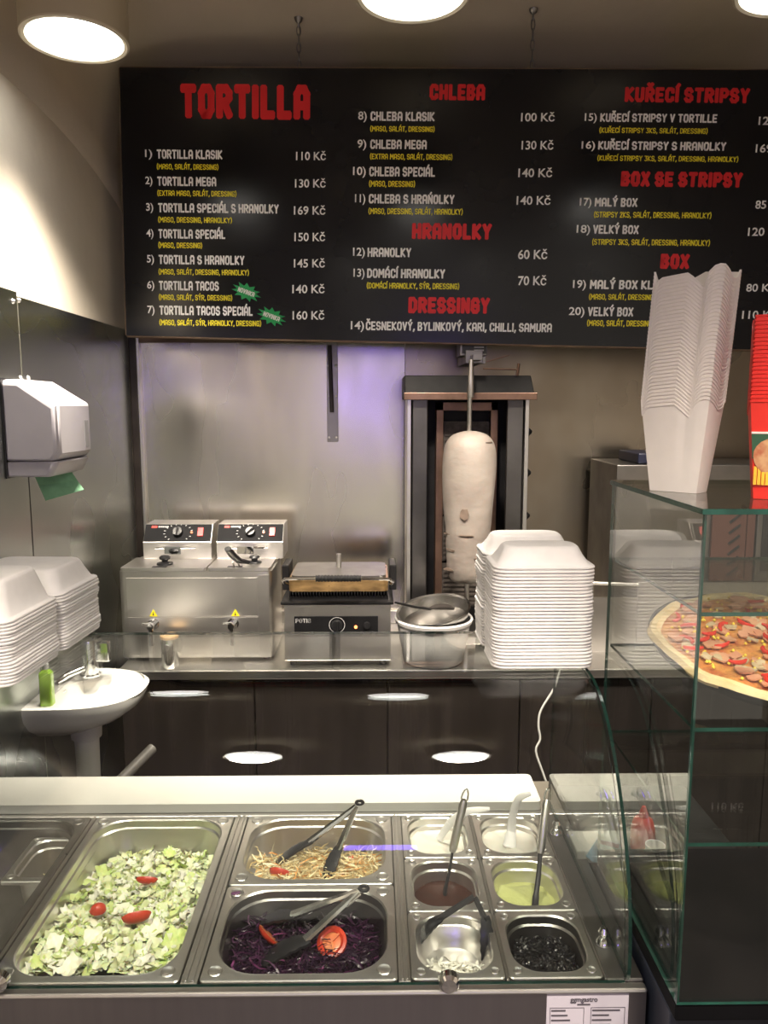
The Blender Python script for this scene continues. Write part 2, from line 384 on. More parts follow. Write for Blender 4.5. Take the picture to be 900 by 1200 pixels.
rows = [(357,97,141,'TORTILLA KLASIK',388,404,'(MASO, SALÁT, DRESSING)',373,362,665,'110 Kč'),
 (459,98,143,'TORTILLA MEGA',365,504,'(EXTRA MASO, SALÁT, DRESSING)',441,465,661,'130 Kč'),
 (559,101,146,'TORTILLA SPECIÁL S HRANOLKY',600,604,'(MASO, DRESSING, HRANOLKY)',424,567,657,'169 Kč'),
 (657,102,147,'TORTILLA SPECIÁL',399,700,'(MASO, DRESSING)',312,667,659,'150 Kč'),
 (754,104,148,'TORTILLA S HRANOLKY',471,800,'(MASO, SALÁT, DRESSING, HRANOLKY)',488,766,657,'145 Kč'),
 (852,105,149,'TORTILLA TACOS',375,896,'(MASO, SALÁT, SÝR, DRESSING)',425,863,651,'140 Kč'),
 (945,106,151,'TORTILLA TACOS SPECIÁL',502,991,'(MASO, SALÁT, SÝR, HRANOLKY, DRESSING)',534,962,652,'160 Kč')]
for i, (yc, xn, xs_, tx, xe, ys_, sub, se, yp, xp, pr) in enumerate(rows):
    T(Z1, f'{i+1})', xn, xn+27, yc-19, yc+19, M_TXW, .01, num=True)
    T(Z1, tx, xs_, xe, yc-19, yc+16, M_TXW, .012, .50)
    T(Z1, sub, xs_, se, ys_-12, ys_+9, M_TXY, .012, .40)
    T(Z1, pr, xp, 778-i, yp-18, yp+16, M_TXW, .0, num=True)
T(Z2, 'CHLEBA', 357, 582, 98, 164, M_TXR, .01, .68)
for xn, xne, xs_, xe, yt, yb, n_, tx, sub, se, yst, ysb in (
  (68,103,118,378,210,248,'8)','CHLEBA KLASIK','(MASO, SALÁT, DRESSING)',378,269,291),
  (65,101,117,346,324,362,'9)','CHLEBA MEGA','(EXTRA MASO, SALÁT, DRESSING)',450,381,404),
  (47,99,113,380,434,473,'10)','CHLEBA SPECIÁL','(MASO, DRESSING)',299,491,515),
  (55,97,111,458,545,583,'11)','CHLEBA S HRAŃOLKY','(MASO, DRESSING, SALÁT, HRANOLKY)',492,602,626),
  (47,95,106,283,762,800,'12)','HRANOLKY','',0,0,0),
  (49,94,104,420,847,885,'13)','DOMÁCÍ HRANOLKY','(DOMÁCÍ HRANOLKY, SÝR, DRESSING)',478,904,928)):
    T(Z2, n_, xn, xne, yt, yb+6, M_TXW, .01, num=True); T(Z2, tx, xs_, xe, yt, yb, M_TXW, .01, .50)
    if sub: T(Z2, sub, xs_-1, se, yst, ysb, M_TXY, .01, .40)
for pr, a, b, yt, yb in (('100 Kč',728,865,213,250),('130 Kč',730,860,326,364),('140 Kč',717,855,438,476),('140 Kč',710,848,550,588),('60 Kč',716,835,768,808),('70 Kč',716,831,874,914)):
    T(Z2, pr, a, b, yt, yb, M_TXW, .0, num=True)
T(Z2, 'HRANOLKY', 286, 608, 662, 728, M_TXR, .01, .68); T(Z2, 'DRESSINGY', 271, 600, 962, 1028, M_TXR, .01, .68)
T(Z2, '14)', 38, 92, 1060, 1104, M_TXW, .01, num=True); T(Z2, 'ČESNEKOVÝ, BYLINKOVÝ, KARI, CHILLI, SAMURA', 99, 853, 1061, 1097, M_TXW, .012, .48)
T(Z3, 'KUŘECÍ STRIPSY', 317, 822, 110, 172, M_TXR, .012, .66)
T(Z3, 'BOX SE STRIPSY', 301, 793, 452, 514, M_TXR, .012, .72); T(Z3, 'BOX', 461, 578, 787, 848, M_TXR, .012, .72)
for xn, xne, xs_, xe, yt, yb, n_, tx, sub, se, yst, ysb in (
  (155,204,218,692,217,252,'15)','KUŘECÍ STRIPSY V TORTILLE','(KUŘECÍ STRIPSY 3KS, SALÁT, DRESSING)',654,275,297),
  (142,197,210,728,330,365,'16)','KUŘECÍ STRIPSY S HRANOLKY','(KUŘECÍ STRIPSY 3KS, SALÁT, DRESSING, HRANOLKY)',778,388,410),
  (135,182,196,369,560,596,'17)','MALÝ BOX','(STRIPSY 2KS, SALÁT, DRESSING, HRANOLKY)',669,616,640),
  (122,177,189,374,670,706,'18)','VELKÝ BOX','(STRIPSY 3KS, SALÁT, DRESSING, HRANOLKY)',663,727,751),
  (107,160,176,520,893,930,'19)','MALÝ BOX KLASIK','(MASO, SALÁT, DRESSING)',440,950,973),
  (91,154,168,352,1003,1040,'20)','VELKÝ BOX','(MASO, SALÁT, DRESSING)',434,1056,1080)):
    T(Z3, n_, xn, xne, yt, yb+6, M_TXW, .01, num=True); T(Z3, tx, xs_, xe, yt, yb, M_TXW, .01, .50)
    T(Z3, sub, xs_-3, se, yst, ysb, M_TXY, .01, .40)
for pr, a, b, yt, yb in (('129 Kč',860,1005,228,264),('169 Kč',848,992,340,376),('85 Kč',847,962,568,604),('120 Kč',817,960,678,714),('80 Kč',810,930,906,940),('110 Kč',793,936,1015,1050)):
    T(Z3, pr, a, b, yt, yb, M_TXW, .0, num=True)
for cx, cy in ((478,875),(573,967)):
    px, py = Z1(cx, cy); u0, v0 = buv(px, py); a_ = R(-19); star = MB(); pts = []
    for i in range(22):
        rr_ = 1.0 if i % 2 == 0 else .62; an = 2*math.pi*i/22
        x, y = .064*rr_*math.cos(an)*.95, .034*rr_*math.sin(an)
        pts.append(fuv(u0+x*math.cos(a_)-y*math.sin(a_), v0+x*math.sin(a_)+y*math.cos(a_), .0008))
    star.add(pts, [tuple(range(22))]); lab(star.build('star_badge', M_TXG, board, smooth=False, kind='raw'), 'green starburst badge on the menu board')
    st, W = strokes('NOVINKA'); mb = MB()
    for pl in st:
        for i in range(len(pl)-1):
            a = Vector(pl[i]); b = Vector(pl[i+1]); d = (b-a).normalized(); n = Vector((-d.y, d.x))*.5; e = d*.45; q = []
            for c in (a-e+n, b+e+n, b+e-n, a-e-n):
                x = (c.x-W/2)*.064/W; y = (c.y-2)*.0036
                q.append(fuv(u0+x*math.cos(a_)-y*math.sin(a_), v0+x*math.sin(a_)+y*math.cos(a_), .0016))
            mb.add(q, [(0,1,2,3)])
    mb.build('lettering', M_TXW, board, smooth=False, kind='raw')
# chains
for px in (350, 624):
    u_, v_ = buv(px, 80); p0 = fuv(u_, 0, -.012); ztop = ceil_z(p0.x, p0.y); mb = MB()
    n = 6; L_ = ztop - p0.z
    for i in range(n):
        zc = p0.z + L_*(i+.5)/n; h = L_/n*.62; w = .007; pts = []
        for j in range(11):
            an = 2*math.pi*j/10; s_, c_ = math.sin(an), math.cos(an)
            pts.append((p0.x+(w*c_ if i%2==0 else 0), p0.y+(0 if i%2==0 else w*c_), zc+h*s_))
        mb.tube(pts, .0022, 6, cap=False)
    mb.lathe([(.016,0),(.012,-.012),(.003,-.02)], (p0.x, p0.y, ztop), 14)
    mb.build('hanging_chain', M_DSTEEL, board)

# ------------------------------------------------------------------ back counter, dark cupboards
BCZ = .867; CF = P(300, 786, Z=BCZ).y
M_CUPB = mat('dark_cupboard', (.022, .018, .017), .28, var=.3, vscale=3, stretch=(4, 1, .3), rvar=.05, spec=.25)
bc = thing('back_counter', 'long steel worktop along the back wall with dark fronts below', 'counter', (.3, (CF+WY)/2, 0))
MB().box(-.955, 1.95, CF, WY-.008, BCZ-.035, BCZ).build('worktop', M_STEEL, bc, smooth=False, bevel=.004)
MB().box(-.95, 1.95, WY-.03, WY-.0075, BCZ+.001, BCZ+.06).build('upstand', M_STEEL, bc, smooth=False, bevel=.003)
xs_ = [-.95, -.45, .05, .55, 1.05, 1.5, 1.95]
MB().box(-.95, 1.95, CF+.04, WY-.05, .08, BCZ-.036).build('carcass', M_CUPB, bc, smooth=False)
for a, b in zip(xs_, xs_[1:]):
    d_ = MB().box(a+.003, b-.003, CF+.02, CF+.039, .09, BCZ-.045).build('door', M_CUPB, bc, smooth=False, bevel=.002)

# white cable hanging down the cupboards
pts = [P(x, y, Y=CF-.02) for x, y in ((657,782),(650,805),(634,832),(631,850),(633,866),(628,880),(636,905),(645,930))]
cb = MB().tube(catmull(pts, 4), .004, 8).build('power_cable', M_WPLAST, org=pts[0])
tag(cb, 'thin pale cable dangling down the dark cupboard fronts right of centre', 'cable')

# ------------------------------------------------------------------ double fryer
FD = 2.87
fx0, fx1 = P(140, 700, Y=FD).x, P(319, 700, Y=FD).x
ft = P(230, 668, Y=FD).z; fr_ = 3.18
fry = thing('deep_fryer', 'stainless double deep fryer with two dial boxes at the left of the back counter', 'fryer', ((fx0+fx1)/2, (FD+fr_)/2, BCZ))
fm = fx0 + (fx1-fx0)*.575
M_PANEL = mat('black_panel', (.012, .012, .013), .5, var=.2, spec=.06)
MB().loft([rr((fx0+fx1)/2, (FD+fr_)/2, (fx1-fx0)/2, (fr_-FD)/2, .02, z) for z in (BCZ+.012, ft-.006)] ).build('body', M_STEEL, fry)
for x in (fx0+.03, fx1-.03):
    for y in (FD+.03, fr_-.03): MB().cyl((x,y,BCZ), (x,y,BCZ+.012), .015, n=14).build('foot', M_BLACK, fry)
MB().box(fx0+.028, fx1-.055, FD-.0025, FD+.002, ft-.18, ft-.03).build('front_panel', M_STEELH, fry, smooth=False, bevel=.001)
MB().box(fx0+.028, fx1-.055, FD-.0025, FD+.002, BCZ+.02, ft-.184).build('front_panel', M_STEEL, fry, smooth=False, bevel=.001)
MB().box(fx1-.05, fx1-.012, FD-.002, FD+.002, BCZ+.02, ft-.02).build('side_strip', M_STEEL, fry, smooth=False)
for k, (a, b) in enumerate(((fx0+.006, fm-.003), (fm+.003, fx1-.006))):
    MB().loft([rr((a+b)/2, (FD+fr_-.1)/2, (b-a)/2, (fr_-.1-FD)/2, .012, z) for z in (ft-.005, ft+.004, ft+.008)]).build('lid', M_STEELH, fry)
    cx = (a+b)/2
    cbx0, cbx1 = (P(168,630,Y=3.06).x, P(248,630,Y=3.06).x) if k == 0 else (P(254,630,Y=3.06).x, P(332,630,Y=3.06).x)
    zt, zm = P(200, 614, Y=3.1).z, P(200, 636, Y=3.04).z
    # control box: sloped black face above a steel body
    prof = [(3.05, ft+.008), (3.05, zm), (3.10, zt), (3.22, zt), (3.22, ft+.008)]
    MB().loft([[Vector((x, y, z)) for y, z in prof] for x in (cbx0, cbx1)]).build('control_box', M_STEELH, fry, smooth=False, bevel=.002)
    def face(u, v, d=.0): # u 0..1 across, v 0..1 up the sloped face
        n = Vector((0, -(zt-zm), .05)).normalized()
        return Vector((cbx0+(cbx1-cbx0)*u, 3.05+.05*v, zm+(zt-zm)*v)) + n*d
    MB().loft([[face(u, v, d) for u, v in ((.01,.04),(.99,.04),(.99,.96),(.01,.96))] for d in (.0005, .003)]).build('control_panel', M_PANEL, fry, smooth=False)
    MB().cyl(face(.5,.5,.003), face(.5,.5,.02), .021, .018, 24).build('dial', M_BLACK, fry)
    MB().box(-.003,.003,-.018,.018,0,.006, M=Matrix.Translation(face(.5,.5,.021)) @ Matrix.Rotation(R(50 if k else 5),4,'Y') @ Matrix.Rotation(R(70),4,'X')).build('dial_grip', M_BLACK, fry, smooth=False)
    MB().loft([[face(u, v, d) for u, v in ((.79,.3),(.87,.3),(.87,.74),(.79,.74))] for d in (.003, .009)]).build('rocker_switch', mat('red_switch', (.5,.02,.02), .25, emit=(1,.05,.03), estr=.35), fry, smooth=False)
    MB().cyl(face(.70,.5,.003), face(.70,.5,.007), .005, n=12).build('pilot_lamp', mat('amber_lamp', (.5,.1,.02), .3, emit=(1,.2,.05), estr=.3), fry)
    tk = MB()
    for q in range(14):
        an = R(-50 + q*280/13); tk.add([face(.5+.19*math.cos(an)*w, .5+.42*math.sin(an)*w, .0034) for w in (1.,1.14)] + [face(.5+.19*math.cos(an+.06)*w, .5+.42*math.sin(an+.06)*w, .0034) for w in (1.14,1.)], [(0,1,2,3)])
    for q in range(7): tk.add([face(.20+q*.022+dx, v, .0034) for dx, v in ((0,.78),(.014,.78),(.014,.87),(0,.87))], [(0,1,2,3)])
    tk.build('dial_marks', mat('pale_print', (.5,.5,.5), .5), fry, smooth=False, kind='raw')
    tk = MB(); tk.add([face(.10+dx, v, .0034) for dx, v in ((0,.76),(.08,.76),(.08,.88),(0,.88))], [(0,1,2,3)]); tk.build('red_print', M_RED, fry, smooth=False, kind='raw')
    # lid knob / basket handle
    kx = P(197 if k == 0 else 281, 655, Z=ft+.02).x; ky = 2.94
    if k == 0:
        MB().lathe([(.0001,.034),(.014,.034),(.022,.028),(.02,.02),(.012,.016),(.012,.011),(.03,.006),(.032,0)], (kx, ky, ft+.009), 24).build('lid_knob', M_BLACK, fry)
    else:
        MB().tube([P(267,643,Y=2.80), P(272,650,Y=2.83), P(280,657,Y=2.87), P(291,659,Y=2.90)], [.014,.017,.016,.011], 12, flat=.7).build('basket_handle', M_BLACK, fry)
        w = MB()
        for dx in (-.010, .010): w.tube([P(276,659,Y=2.86)+Vector((dx,0,0)), (P(276,659,Y=2.86).x+dx, FD+.012, ft+.012)], .003, 6)
        w.build('basket_wire', M_STEEL, fry)
        MB().lathe([(.0001,.028),(.016,.027),(.022,.020),(.012,.014),(.012,.008),(.026,.004),(.028,0)], (kx+.06, ky+.03, ft+.009), 24).build('lid_knob', M_BLACK, fry)
    MB().box(cx-.045, cx+.01, FD+.010, FD+.032, ft+.0075, ft+.0095).build('basket_slot', M_BLACK, fry, smooth=False)
    # hook rail on control box front
    hk = MB().tube([(cx-.07, 3.025, ft+.055), (cx+.09, 3.025, ft+.058)], .004, 8); hk.box(cx-.03, cx+.035, 3.01, 3.035, ft+.034, ft+.064); hk.tube([(cx-.05,3.025,ft+.055),(cx-.05,3.052,ft+.05)], .004, 8); hk.tube([(cx+.07,3.025,ft+.055),(cx+.07,3.052,ft+.05)], .004, 8)
    hk.build('basket_hook', M_CHROME, fry)
    # warning sticker
    sx = P(180 if k == 0 else 276, 718, Y=FD).x; sz = P(200, 722, Y=FD).z
    MB().loft([[Vector((sx+a_*.016, FD-.003-d, sz+b_*.028)) for a_, b_ in ((-1,0),(1,0),(0,1))] for d in (0,.0006)]).build('warning_sticker', mat('warning_yellow', (.85,.72,.02), .5), fry, smooth=False)
    MB().loft([[Vector((sx+a_*.0035, FD-.0038-d, sz+.004+b_*.016)) for a_, b_ in ((-1,0),(1,0),(0,1))] for d in (0,.0004)]).build('warning_mark', M_BLACK, fry, smooth=False)
    # drain tap
    tx = P(178 if k == 0 else 272, 735, Y=FD-.03).x; tz = P(200, 733, Y=FD-.03).z
    tp = MB().cyl((tx, FD-.002, tz), (tx, FD-.055, tz), .012, n=16)
    tp.cyl((tx, FD-.04, tz+.008), (tx, FD-.04, tz-.075), .012, .010, 16).cyl((tx, FD-.003, tz), (tx, FD-.008, tz), .022, n=20)
    tp.tube([(tx-.028, FD-.05, tz+.012), (tx, FD-.054, tz+.016), (tx+.012, FD-.052, tz+.004)], [.007,.008,.007], 10, flat=.6)
    tp.build('drain_tap', M_CHROME, fry)

# shaker with wooden lid
sp = P(204, 776, Z=BCZ)
sh = thing('shaker', 'small steel shaker with a round wooden lid, in front of the fryer', 'shaker', (sp.x, 2.80, BCZ))
MB().lathe([(.0001,0),(.030,0),(.032,.003),(.032,.105),(.030,.11),(.030,.118)], (sp.x, 2.80, BCZ), 28).build('canister', M_CHROME, sh)
MB().lathe([(.0305,.112),(.034,.113),(.034,.122),(.031,.126),(.0001,.127)], (sp.x, 2.80, BCZ), 28).build('lid', mat('wood_lid', (.55,.36,.18), .55, var=.2, vscale=30, stretch=(1,6,1)), sh)

# ------------------------------------------------------------------ contact grill
GY = 2.80
gx0, gx1 = P(333, 740, Y=GY).x, P(458, 740, Y=GY).x
gz = P(390, 708, Y=GY).z
gr = thing('contact_grill', 'steel contact grill with ribbed brown upper plate and black coiled handle', 'grill', ((gx0+gx1)/2, 2.97, BCZ))
MB().box(gx0, gx1, GY, 3.14, BCZ+.02, gz).build('body', M_STEEL, gr, smooth=False, bevel=.004)
for x in (gx0+.03, gx1-.03):
    for y in (GY+.03, 3.11): MB().cyl((x,y,BCZ), (x,y,BCZ+.02), .014, n=14).build('foot', M_BLACK, gr)
zpa, zpb = P(390, 722, Y=GY).z, P(390, 742, Y=GY).z
px0, px1 = P(345,730,Y=GY).x, P(443,730,Y=GY).x
MB().box(px0, px1, GY-.004, GY+.001, zpb, zpa).build('control_panel', M_PANEL, gr, smooth=False, bevel=.001)
kx = P(395,732,Y=GY).x; kz = (zpa+zpb)/2
MB().cyl((kx,GY-.004,kz), (kx,GY-.022,kz), .022, .019, 24).box(kx-.003,kx+.003,GY-.028,GY-.02,kz-.018,kz+.018).build('dial', M_BLACK, gr)
rg = MB().lathe([(.028,0),(.030,0),(.030,.001),(.028,.001)], (kx, GY-.0045, kz), 28, M=Matrix.Rotation(R(90),4,'X')); rg.build('dial_ring', mat('pale_print', ()), gr)
kx2 = P(430,733,Y=GY).x
MB().cyl((kx2,GY-.004,kz), (kx2,GY-.02,kz), .013, .012, 18).build('selector_knob', M_BLACK, gr)
MB().cyl((P(417,736,Y=GY).x,GY-.004,kz-.008), (P(417,736,Y=GY).x,GY-.007,kz-.008), .006, n=12).build('pilot_lamp', mat('orange_lamp', (.8,.2,.05), .3, emit=(1,.25,.08), estr=3), gr)
# maker's lettering on the control panel
st, W = strokes('POTIS'); mb = MB(); lx0 = P(347,727,Y=GY).x; lx1 = P(364,727,Y=GY).x
for pl in st:
    for i in range(len(pl)-1):
        a = Vector(pl[i]); b = Vector(pl[i+1]); d = (b-a).normalized(); n = Vector((-d.y, d.x))*.42; e = d*.4
        mb.add([(lx0+c.x*(lx1-lx0)/W, GY-.0048, kz+.010+(c.y)*.0034) for c in (a-e+n, b+e+n, b+e-n, a-e-n)], [(0,1,2,3)])
mb.build('lettering', mat('pale_print', ()), gr, smooth=False, kind='raw')
MB().box(gx0-.01, gx1+.01, GY-.012, 3.14, gz, gz+.012).build('drip_tray', M_BLACKM, gr, smooth=False, bevel=.003)
# lower ribbed plate
hx0, hx1 = P(338, 700, Y=GY).x, P(455, 700, Y=GY).x
rb = MB().box(hx0, hx1, GY+.02, 3.08, gz+.012, gz+.026)
for i in range(34):
    x = hx0+.004+(hx1-hx0-.008)*i/33; rb.box(x-.0022, x+.0022, GY+.018, 3.08, gz+.026, gz+.031)
rb.build('lower_plate', M_BLACKM, gr, smooth=False)
zu0, zu1 = gz+.034, P(395, 680, Y=GY).z
up = MB().loft([rr((hx0+hx1)/2, 2.95, (hx1-hx0)/2, .14, .02, z) for z in (zu0+.012, zu1)])
up.build('upper_plate', mat('burnt_brass', (.42,.27,.12), .35, .8, var=.5, vscale=9, rvar=.1, stretch=(1,1,3)), gr)
rb = MB()
for i in range(34):
    x = hx0+.004+(hx1-hx0-.008)*i/33; rb.box(x-.0022, x+.0022, GY+.011, 3.08, zu0, zu0+.013)
rb.build('upper_ribs', M_BLACKM, gr, smooth=False)
MB().loft([rr((hx0+hx1)/2, 2.95, (hx1-hx0)/2-.008, .13, .03, z) for z in (zu1, zu1+.012)]).build('top_cover', M_DSTEEL, gr)
hz = P(395, 680, Y=GY-.05).z
pts = [(hx0-.012, GY+.08, hz-.045), (hx0-.018, GY+.01, hz-.02), (hx0-.008, GY-.05, hz+.002), (hx0+.03, GY-.055, hz+.008), (hx1-.03, GY-.055, hz+.006), (hx1+.008, GY-.05, hz-.002), (hx1+.018, GY+.01, hz-.02), (hx1+.012, GY+.08, hz-.045)]
MB().tube(catmull(pts, 5), .0055, 10).build('handle_bar', M_CHROME, gr)
g0, g1 = P(370, 678, Y=GY-.055).x, P(423, 679, Y=GY-.055).x
pts = [(g0+(g1-g0)*i/28, GY-.055, hz+.008) for i in range(29)]
MB().tube(pts, [.0135 if i % 2 == 0 else .0105 for i in range(29)], 12).build('handle_grip', M_BLACK, gr)
MB().cyl((P(397,655,Y=2.98).x, 2.98, zu1+.01), (P(397,655,Y=2.98).x, 2.98, P(397,649,Y=2.98).z), .010, n=14).build('spring_post', M_STEEL, gr)
for sx in (gx0-.012, gx1+.012):
    MB().box(sx-.014, sx+.014, 2.98, 3.12, gz+.01, zu1+.02).build('hinge_arm', M_BLACKM, gr, smooth=False, bevel=.004)

# ------------------------------------------------------------------ doner grill
DY = 3.06
dx0, dx1 = P(477, 500, Y=DY).x, P(620, 500, Y=DY).x
dt = P(550, 468, Y=DY-.02).z; dn = thing('doner_grill', 'tall upright doner grill with black hood and steel side shields', 'grill', ((dx0+dx1)/2, 3.15, BCZ))
M_RUST = mat('heat_stained_steel', (.24, .15, .11), .4, .9, var=.35, vscale=7, rvar=.1)
MB().box(dx0, dx1, 3.26, 3.33, BCZ+.02, dt).build('back_panel', M_BLACKM, dn, smooth=False)
hd = MB().loft([[Vector(p) for p in ((dx0-.01,DY-.02,dt),(dx1+.02,DY-.02,dt),(dx1+.02,3.33,dt),(dx0-.01,3.33,dt))],
                [Vector(p) for p in ((dx0-.01,DY-.0,P(550,440,Y=DY).z),(dx1+.002,DY-.0,P(550,440,Y=DY).z),(dx1+.002,3.33,P(550,440,Y=DY).z),(dx0-.01,3.33,P(550,440,Y=DY).z))]])
hd.build('hood', M_BLACKM, dn, smooth=False, bevel=.003)
MB().box(dx0-.014, dx1+.024, DY-.028, DY-.018, dt-.002, dt+.026).build('hood_lip', M_RUST, dn, smooth=False, bevel=.002)
MB().box(dx0, dx0+.016, DY, 3.26, BCZ+.02, dt).build('side_shield', M_STEEL, dn, smooth=False, bevel=.002)
MB().box(dx0+.022, dx0+.082, DY+.01, DY+.03, BCZ+.02, dt).build('side_shield', mat('dark_shield_steel', (.13,.125,.12), .4, 1, var=.2, vscale=5), dn, smooth=False, bevel=.003)  # inner shields in a darker steel tone than the outer ones
MB().box(dx1-.016, dx1, DY, 3.26, BCZ+.02, dt).build('side_shield', M_STEEL, dn, smooth=False, bevel=.002)
MB().box(dx1-.085, dx1-.022, DY+.01, DY+.03, BCZ+.02, dt).build('side_shield', mat('dark_shield_steel', (.13,.125,.12), .4, 1, var=.2, vscale=5), dn, smooth=False, bevel=.003)
bx0, bx1 = P(511,500,Y=3.2).x, P(583,500,Y=3.2).x
for a, b in ((bx0, bx0+.030), (bx1-.030, bx1)): MB().box(a, b, 3.19, 3.25, BCZ+.1, dt-.01).build('burner_frame', M_RUST, dn, smooth=False, bevel=.002)
MB().box(bx0, bx1, 3.19, 3.25, dt-.045, dt-.01).build('burner_frame', M_RUST, dn, smooth=False, bevel=.002)
zb = BCZ+.12
while zb < dt-.1:
    bm_ = MB().box(bx0+.032, bx1-.032, 3.215, 3.25, zb, zb+.19); 
    for q in range(9): bm_.box(bx0+.038, bx1-.038, 3.208, 3.215, zb+.01+q*.02, zb+.018+q*.02)
    bm_.build('burner', mat('burner_mesh', (.10,.085,.075), .6, .4, var=.3, vscale=40), dn, smooth=False); zb += .20
MB().box(dx0-.01, dx1+.01, 2.99, 3.33, BCZ+.02, BCZ+.05).build('base_tray', M_STEEL, dn, smooth=False, bevel=.004)
for x in (dx0+.03, dx1-.03):
    for y in (3.02, 3.29): MB().cyl((x,y,BCZ), (x,y,BCZ+.02), .015, n=14).build('foot', M_BLACK, dn)
for py in (506, 554, 604):
    c = P(621, py, Y=DY+.1); MB().cyl((dx1, DY+.1, c.z), (dx1+.02, DY+.1, c.z), .008, .008, 12).cyl((dx1+.02, DY+.1, c.z), (dx1+.032, DY+.1, c.z), .017, .006, 14).build('side_knob', M_BLACK, dn)
# motor box, top arm and spit
ms = P(553, 410, Y=2.98)
mbx0, mbx1 = P(539,410,Y=3.07).x, P(571,410,Y=3.07).x
zt_, zb_ = P(555,397,Y=3.07).z, P(555,417,Y=3.07).z
MB().box(mbx0, mbx1, 3.07, 3.20, zb_, zt_).build('motor_box', M_DSTEEL, dn, smooth=False, bevel=.003)
MB().box(mbx0+.008, mbx1-.004, 3.066, 3.07, zb_+.008, zt_-.006).build('motor_plate', M_BLACK, dn, smooth=False)
MB().box(mbx0+.055, mbx1-.014, 3.0645, 3.066, zb_+.018, zb_+.024).box(mbx0+.055, mbx1-.014, 3.0645, 3.066, zb_+.030, zb_+.036).build('motor_print', mat('pale_print', ()), dn, smooth=False)
MB().box(mbx0+.02, mbx1-.02, 3.05, 3.33, zb_-.03, zb_+.02).build('motor_arm', M_DSTEEL, dn, smooth=False, bevel=.002)
cl = MB().box(mbx0+.038, mbx0+.072, 2.955, 3.10, zb_-.022, zb_-.002); cl.box(mbx1-.035, mbx1-.008, 3.06, 3.09, zb_-.03, zb_-.004)
cl.build('chuck', M_DSTEEL, dn)
rx = P(552, 450, Y=2.97).x; sz = P(551, 507, Y=2.97).z
MB().tube([(rx, 2.97, zb_-.02), (rx-.001, 2.97, zb_-.10), (rx-.001, 2.97, zb_-.16), (rx-.004, 2.97, zb_-.165), (rx-.004, 2.97, BCZ+.05)], [.007,.013,.013,.009,.009], 14).build('spit_rod', M_STEEL, dn)
lk = MB().tube([P(566,432,Y=3.05), P(606,433,Y=3.05)], .0035, 8); lk.tube([P(606,440,Y=3.05), P(608,426,Y=3.05)], .006, 8); lk.tube([P(570,424,Y=3.05), P(597,416,Y=3.05)], .0025, 6)
lk.build('lock_lever', M_RUST, dn)
# meat cone
mx = rx-.004; mt_, mb_ = P(551,506,Y=2.87).z, P(545,689,Y=2.87).z; H = mt_-mb_
prof = [(.0001,0),(.045,.002),(.062,.02),(.075,.08),(.080,.15),(.085,.25),(.091,.40),(.098,.55),(.103,.70),(.104,.80),(.101,.87),(.090,.93),(.066,.975),(.03,.996),(.011,1.0)]
M_MEAT = mat('frozen_meat', (.24, .205, .18), .6, var=.0, vscale=5, col2=(.33,.29,.255), bump=.25, bscale=22, stretch=(1,1,1.6), sss=.1)
rings = []
for r_, h_ in catmull([(a, b, 0) for a, b in prof], 3) and [(v.x, v.y) for v in catmull([(a, b, 0) for a, b in prof], 3)]:
    ring = []
    for j in range(40):
        an = 2*math.pi*j/40; z = mb_+H*h_ ; w = 1+.012*math.sin(3*an+h_*7)+.010*math.sin(5*an-h_*13)
        if h_ < .42: w -= .02*max(0, math.sin(h_*95+2*math.sin(an*2)))
        ring.append(Vector((mx+r_*w*math.cos(an)+.008*(h_-.5), 2.97+r_*w*math.sin(an), z)))
    rings.append(ring)
meat = thing('doner_meat', 'pale frozen cone of doner meat on the upright spit', 'meat', (mx, 2.97, mb_))
MB().loft(rings).build('meat_cone', M_MEAT, meat)
mk = mat('meat_dark_patch', (.15,.11,.085), .6, var=.3, vscale=30)
def patch(px, py, w, h, n=12):
    ce_ = P(px, py, Y=2.885); t = (ce_.z-mb_)/H
    rr_ = [p for p in prof]; r0 = .1
    for i in range(len(prof)-1):
        if prof[i][1] <= t <= prof[i+1][1]: r0 = prof[i][0]+(prof[i+1][0]-prof[i][0])*(t-prof[i][1])/(prof[i+1][1]-prof[i][1])
    ring = []
    for j in range(n):
        a = 2*math.pi*j/n; k = random.uniform(.75,1.1); x = ce_.x+w*k*math.cos(a); z = ce_.z+h*k*math.sin(a)
        dx = max(-r0*.97, min(r0*.97, x-mx-.008*(t-.5))); y = 2.97-math.sqrt(max(r0*r0-dx*dx, 1e-6))*1.0-.0035
        ring.append(Vector((x, y, z)))
    MB().loft([[v+Vector((0,.008,0)) for v in ring], ring]).build('dark_patch', mk, meat)
for a in ((544,603,.020,.026),(529,647,.015,.006),(560,655,.014,.004),(527,671,.018,.006),(546,628,.030,.0022),(525,628,.010,.003),(574,519,.018,.003)): patch(*a)

# ------------------------------------------------------------------ bucket with steel bowl and brush
bcx = P(508, 740, Y=2.64); by = 2.86
BKX = P(508,740,Y=by).x
b_top = P(508, 722, Y=by).z; bk_r = .5*(P(554,715,Y=by).x-P(462,715,Y=by).x)*.98
bk = thing('bucket', 'white plastic bucket on the back counter, holding a tilted steel bowl', 'bucket', (BKX, by, BCZ))
MB().lathe([(.0001,.004),(bk_r*.72,.0),(bk_r*.78,.01),(bk_r*.90,(b_top-BCZ)*.62),(bk_r*.96,b_top-BCZ-.02),(bk_r*1.0,b_top-BCZ-.018),(bk_r*1.02,b_top-BCZ-.006),(bk_r*1.0,b_top-BCZ),(bk_r*.95,b_top-BCZ-.004),(bk_r*.88,(b_top-BCZ)*.6),(bk_r*.70,.012),(.0001,.010)], (BKX, by, BCZ), 44).build('pail', M_WPLAST, bk)
MR = Matrix.Rotation(R(-9), 4, 'Y') @ Matrix.Rotation(R(8), 4, 'X'); bo = (BKX, by, b_top+.018)
